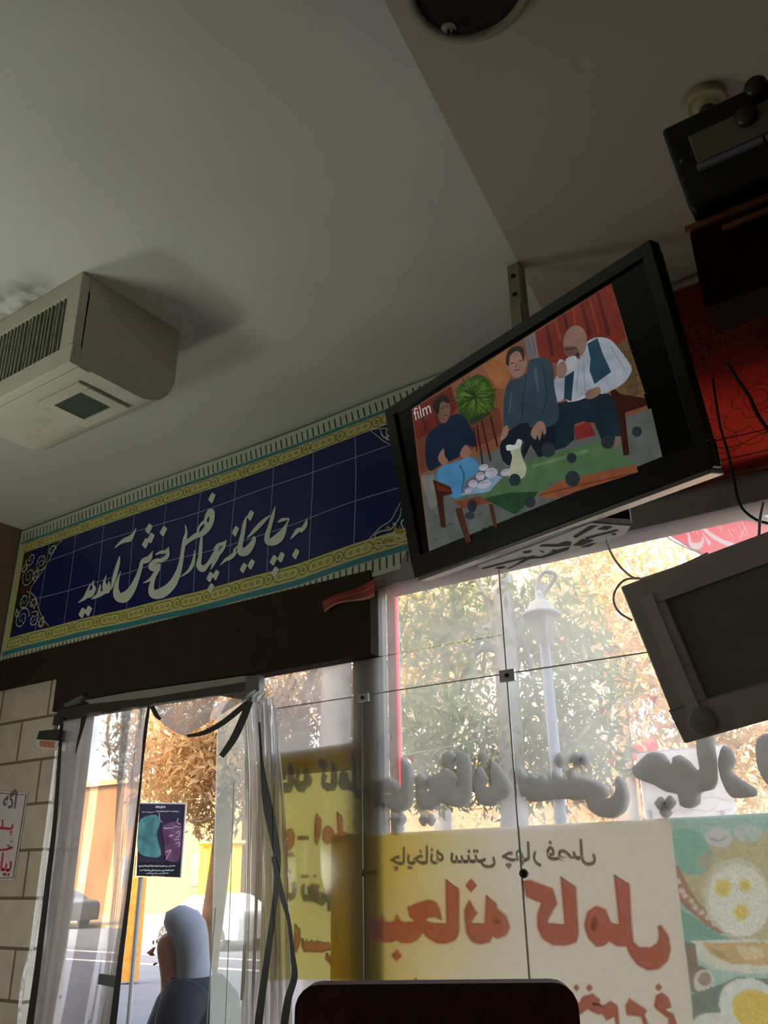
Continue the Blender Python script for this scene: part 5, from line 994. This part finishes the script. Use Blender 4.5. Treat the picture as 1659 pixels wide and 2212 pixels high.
b = MB(); b.poly([PD(x, y, 16) for x, y in ((1312,1632),(1372,1612),(1382,1640),(1318,1655))], (0, 1.2, .3)); b.build('fabric', mat('awning_red', (230, 70, 84), .7, trans=.4), rc)
b = MB(); pa, pb2 = PD(1316, 1650, 16), PD(1380, 1638, 16)
for p in (pa, pb2): MB().tube([tuple(p), (p[0], p[1], ROAD)], .03).build('post', mat('board_leg', (190, 190, 190), .5), rc)

# poster board and kiosk seen through the doorway
KP = crop(260, 1700, 4.32); dP = 5.2; p0 = PD(350, 1815, dP); nP = np.array((p0[0], p0[1], 0)); nP /= np.linalg.norm(nP); fp_ = lambda x, y, l=0: PN(*KP(x, y), p0-nP*l, nP)
po = thing('event_poster', 'dark purple event poster with turquoise picture on a white-edged stand', 'poster', (p0[0], p0[1], -.5))
b = MB(); b.poly([fp_(x, y) for x, y in ((178,158),(610,165),(562,845),(150,830))], nP*.03); b.build('panel', mat('event_purple', (72, 60, 92), .6, var=.2, scale=8), po)
b = MB(); b.poly([fp_(x, y, .003) for x, y in cr([(190,300),(330,260),(370,330),(340,450),(380,640),(250,650),(165,600),(160,450)], 3, True)]); b.build('turquoise_picture', mat('event_turquoise', (120, 190, 196), .6, var=.5, scale=14), po)
b = MB(); b.poly([fp_(x, y, .003) for x, y in cr([(400,360),(560,330),(570,480),(545,680),(430,680),(410,520)], 3, True)]); b.build('pink_picture', mat('event_pink', (150, 90, 140), .6, var=.4, scale=14), po)
b = MB(); b.poly([fp_(x, y, .003) for x, y in ((165,700),(570,705),(560,835),(150,822))]); b.build('lower_strip', mat('event_black', (44, 42, 54), .6), po)
b = MB()
for (x0_, x1_, yy, w_) in ((330,420,185,9), (200,320,235,4), (330,550,228,5), (170,510,738,6), (180,500,778,6), (240,450,806,5), (280,410,832,3), (500,560,372,5), (400,500,385,6), (455,490,455,8), (500,550,490,4)):
    pts_ = [(x, yy+rng.normal()*w_*.5, w_*(.5+.7*rng.random())) for x in np.linspace(x0_, x1_, max(5, int((x1_-x0_)/9)))]; ribbon(b, pts_, lambda x, y: fp_(x, y, .005), 2)
for s_ in ([(520,430,4),(550,410,4),(545,460,4),(520,470,4)], [(515,530,4),(550,515,4),(545,560,4)], [(420,610,4),(470,590,6),(450,630,4),(425,680,4)], [(360,240,4),(370,310,4),(395,330,3)], [(540,290,4),(530,330,4),(560,350,3)]): ribbon(b, s_, lambda x, y: fp_(x, y, .005), 4)
b.build('writing', mat('event_white', (236, 226, 236), .6), po)
b = MB(); b.tube([tuple(fp_(612, 160)), tuple(fp_(562, 848))], .006); b.tube([tuple(fp_(178, 152)), tuple(fp_(612, 158))], .004); b.build('white_edge', mat('event_edge', (246, 246, 240), .5), po)
b = MB()
for x in (190,): p = fp_(x, 840); b.tube([tuple(p+nP*.02), (p[0]+nP[0]*.02, p[1]+nP[1]*.02, -.5)], .012)
b.build('leg', mat('board_leg', (190, 190, 190), .5), po)
wp = thing('timber_post', 'orange sunlit timber post standing under the event poster', 'post', foot(308, 20, ROAD+.05))
q = foot(306, 20, ROAD+.05); hgt = PD(306, 1895, 20)[2]; MB().tube([q, (q[0]+.05, q[1], hgt)], [.20, .16], 8).build('post', mat('timber_sunlit', (240, 170, 70), .6, var=.2), wp)  # orange of the sunlight is put into the wood colour
ks = thing('kiosk', 'bright yellow kiosk behind the white car', 'kiosk', PZ(465, 1990, ROAD+.05))
q0, q1 = PD(428, 1900, 31), PD(520, 1900, 31); zt_ = PD(465, 1822, 31)[2]; kx = (q1-q0)[:2]; kl = np.linalg.norm(kx); Mk = Matrix.Translation((q0[0], q0[1], ROAD)) @ Matrix.Rotation(math.atan2(kx[1], kx[0]), 4, 'Z')
MB().box((0, 0, 0), (kl, 2.0, zt_-ROAD), Mk).build('walls', mat('kiosk_yellow', (250, 226, 70), .6, emit=(250, 220, 60), strength=.0), ks); MB().box((-.1, -.2, zt_-ROAD), (kl+.1, 2.1, zt_-ROAD+.08), Mk).build('roof', mat('kiosk_roof', (230, 210, 120), .6), ks)
MB().box((kl*.3, -.03, 1.1), (kl*.62, 0, 1.7), Mk).build('hatch', mat('kiosk_hatch', (170, 150, 70), .6), ks); MB().box((kl*.08, -.03, .05), (kl*.2, 0, zt_-ROAD-.1), Mk).build('post', mat('kiosk_hatch', (170, 150, 70), .6), ks)

# cars
def car(label, wheel, heading, rgb, L=4.3):
    """wheel = ground point under the nearest front wheel; heading = direction the car faces"""
    t = thing('car', label, 'car', wheel); a = math.atan2(heading[1], heading[0]); M = Matrix.Translation(Vector(wheel)) @ Matrix.Rotation(a, 4, 'Z')
    paint = mat('car_paint_%d' % rgb[0], rgb, .2, .1, var=.03); gls = mat('car_glass', (70, 84, 96), .08); W = 1.66
    side = cr([(.85,.30),(.86,.55),(.70,.74),(.20,.86),(-.20,.93),(-.75,1.30),(-1.20,1.42),(-2.1,1.42),(-2.7,1.12),(-3.35,1.0),(-3.42,.6),(-3.38,.30)], 4)
    b = MB(); n = len(side)
    def ring(y, ins): return [M @ Vector((x, y+(ins*max(0, z-.85) if y > -W/2 else -ins*max(0, z-.85))*(-1 if y > -W/2 else -1)*(1 if y > -W/2 else 1), z)) for x, z in side]
    Ls = [M @ Vector((x, -max(0, z-.9)*.38-.0, z)) for x, z in side]; Rs = [M @ Vector((x, -W+max(0, z-.9)*.38, z)) for x, z in side]
    b.add(Ls+Rs, [(i, i+1, n+i+1, n+i) for i in range(n-1)]+[tuple(range(n))[::-1], tuple(range(n, 2*n)), (0, n, 2*n-1, n-1)]); b.build('body', paint, t, smooth=False)
    for yl, sg_ in ((.006, 1), (-W-.006, -1)):
        for pts in ([(-.55,.98),(-.95,1.30),(-1.45,1.34),(-1.45,.98)], [(-1.52,.98),(-1.52,1.34),(-2.05,1.34),(-2.45,1.1),(-2.45,.98)]):
            b = MB(); b.poly([M @ Vector((x, yl-sg_*max(0, z-.9)*.38, z)) for x, z in pts], M.to_3x3() @ Vector((0, .004*sg_, 0))); b.build('side_window', gls, t)
    b = MB(); b.poly([M @ Vector((x, y, z)) for x, y, z in ((-.28,-.12,.97),(-.28,-W+.12,.97),(-.82,-W+.26,1.33),(-.82,-.26,1.33))], M.to_3x3() @ Vector((.02, 0, .02))); b.build('windscreen', gls, t)
    for wx in (0, -2.55):
        for wy in (.0, -W):
            c = M @ Vector((wx, wy-(.09 if wy == 0 else -.09), .31)); axs = M.to_3x3() @ Vector((0, 1 if wy == 0 else -1, 0))
            wh = MB().lathe([(.20,-.10),(.30,-.10),(.315,-.05),(.315,.08),(.29,.11),(.20,.11)], c, 24, axs).build('wheel', mat('tyre', (44, 44, 46), .8), t, smooth=True)
            hb = MB(); hb.lathe([(.21, .09), (.20, .10), (.18, .095)], c, 20, axs); up_ = Vector((0, 0, 1)); sd = axs.cross(up_)
            for k in range(7):
                a_ = 6.283*k/7; dd = up_*math.cos(a_)+sd*math.sin(a_); hb.tube([c+axs*.10, c+axs*.10+dd*.2], .022, 5)
            hb.build('hub', mat('alloy', (206, 208, 212), .35, .4), wh)
    for wy in (-.22, -W+.22): MB().lathe([(.11, 0), (.09, .05), (0, .06)], M @ Vector((.80, wy, .66)), 12, M.to_3x3() @ Vector((1, 0, .3))).build('headlight', mat('lamp_clear', (230, 234, 238), .1), t)
    b = MB(); b.box((-.55, .0, .93), (-.40, .16, 1.03), M); b.build('mirror', paint, t, bevel=.01)
wpt = PZ(353, 2047, ROAD)
car('white saloon car parked behind the passer-by', tuple(wpt), (-1, .12), (236, 238, 242))
wp2 = PZ(160, 1996, ROAD)
car('dark grey car far left in the street behind the curtain', (wp2[0], e0[1]-1.6, ROAD), (-1, 0), (96, 100, 104))

# passer-by: light scarf, long dark coat, stooped, walking to the left
pd = 4.6; pg = PD(399, 2200, pd); gz = -.50
pz_ = lambda x, y: PD(x, y, pd)
side_ = np.array((RT[0], RT[1], 0)); side_ /= np.linalg.norm(side_); fw_ = np.array((FWD[0], FWD[1], 0)); fw_ /= np.linalg.norm(fw_)
per = thing('person', 'stooped passer-by in a long dark coat and light headscarf walking left', 'person', (pg[0], pg[1], gz))
def loft(b, rings, n=20):
    """rings: centre (3D), half width along the photo's left-right, half depth"""
    base = len(b.v)
    for c, a, d_ in rings:
        for k in range(n):
            t_ = 6.283*k/n; b.v.append(tuple(np.array(c)+side_*a*math.cos(t_)+fw_*d_*math.sin(t_)))
    for i in range(len(rings)-1):
        for k in range(n): b.f.append((base+i*n+k, base+i*n+(k+1) % n, base+(i+1)*n+(k+1) % n, base+(i+1)*n+k)); b.mi.append(0)
    for i, rv in ((0, 1), (len(rings)-1, 0)):
        q = tuple(base+i*n+k for k in range(n)); b.f.append(q[::-1] if rv else q); b.mi.append(0)
u_ = float(np.linalg.norm(pz_(401, 2000)-pz_(400, 2000)))
def at_(x, y): return pz_(x, y)
skin = mat('person_skin', (176, 128, 108), .6)
head = at_(398, 1985); hw_ = 30*u_
# body: one skinned surface (pelvis, torso, neck, head, arms with fingers, legs)
me = bpy.data.meshes.new('body'); V_, E_, R2 = [], [], []
def jv(p, r, par=None):
    V_.append(tuple(p)); R2.append(r); i = len(V_)-1
    if par is not None: E_.append((par, i))
    return i
zb2 = lambda x, z, dd=0: np.array(pg)*np.array((1, 1, 0))+side_*x*1.1+fw_*dd*1.1+np.array((0, 0, gz+z*1.16))
pel = jv(zb2(.06, .62), .15); ch_ = jv(zb2(.02, .92), .15, pel); sh = jv(zb2(-.01, 1.06), .13, ch_); nk = jv(zb2(-.05, 1.12), .06, sh); hd1 = jv(zb2(-.07, 1.22), .085, nk); hd2 = jv(zb2(-.075, 1.30), .08, hd1)
for s_ in (-1, 1):
    el_ = jv(zb2(-.02, .82, s_*.24), .05, jv(zb2(0.02, 1.02, s_*.16), .05, sh)); wr = jv(zb2(-.16, .66, s_*.20), .035, el_); pm_ = jv(zb2(-.21, .62, s_*.19), .034, wr)
    for k in range(4): jv(zb2(-.285-.006*(k in (1, 2)), .565-.004*k, s_*.19+(k-1.5)*.02), .009, jv(zb2(-.25, .59, s_*.19+(k-1.5)*.02), .011, pm_))
    jv(zb2(-.25, .63, s_*.15), .010, jv(zb2(-.225, .635, s_*.165), .011, pm_))
    an = jv(zb2(.06+s_*.14, .02, s_*.08), .045, jv(zb2(.02+s_*.05, .30, s_*.09), .065, jv(zb2(.06, .52, s_*.09), .09, pel))); jv(zb2(-.06+s_*.14, -.03, s_*.08), .035, an)
me.from_pydata(V_, E_, []); bo = link('body', me, skin, per, True)
md = bo.modifiers.new('skin', 'SKIN'); md.use_smooth_shade = True
for i, r in enumerate(R2): me.skin_vertices[0].data[i].radius = (r, r)
me.skin_vertices[0].data[0].use_root = True; bo.modifiers.new('sub', 'SUBSURF').levels = 1; bo.modifiers['sub'].render_levels = 2
nose = MB(); loft(nose, [(zb2(-.15, 1.235), .006, .008), (zb2(-.168, 1.215), .016, .014), (zb2(-.155, 1.205), .012, .012)], 8); nose.build('nose', skin, bo, smooth=True)
for s_ in (-1, 1): MB().lathe([(.010, 0), (.008, .004), (0, .005)], zb2(-.147, 1.255, s_*.03), 8, -side_).build('eye', mat('eye_dark', (40, 30, 28), .3), bo)
b = MB(); b.tube([tuple(zb2(-.14, 1.175, -.02)), tuple(zb2(-.147, 1.173)), tuple(zb2(-.14, 1.175, .02))], .005, 6); b.build('mouth', mat('mouth_rose', (150, 84, 80), .5), bo)
b = MB(); loft(b, [(zb2(.06, 1.00), .16, .19), (zb2(.045, 1.07), .125, .15), (zb2(.03, 1.12), .09, .115), (zb2(.020, 1.17), .078, .108), (zb2(.012, 1.22), .080, .112), (zb2(-.006, 1.275), .092, .116), (zb2(-.026, 1.325), .100, .108), (zb2(-.040, 1.365), .078, .08), (zb2(-.045, 1.39), .014, .014)]); b.build('headscarf', mat('scarf_light', (150, 150, 160), .8, trans=.1), per, smooth=True)
b = MB(); loft(b, [(zb2(.02, .06), .33, .30), (zb2(.025, .30), .30, .28), (zb2(.035, .55), .27, .26), (zb2(.04, .80), .245, .25), (zb2(.045, .96), .22, .24), (zb2(.05, 1.06), .185, .20), (zb2(.04, 1.13), .12, .13)]); 
for s_ in (-1, 1): b.tube(cr([zb2(.03, 1.06, s_*.13), zb2(.015, 1.0, s_*.19), zb2(-.02, .82, s_*.24), zb2(-.14, .68, s_*.205)], 4), list(np.linspace(.12, .062, 13)), 14)
b.build('coat', mat('coat_dark', (52, 48, 56), .9, var=.15), per, smooth=True)
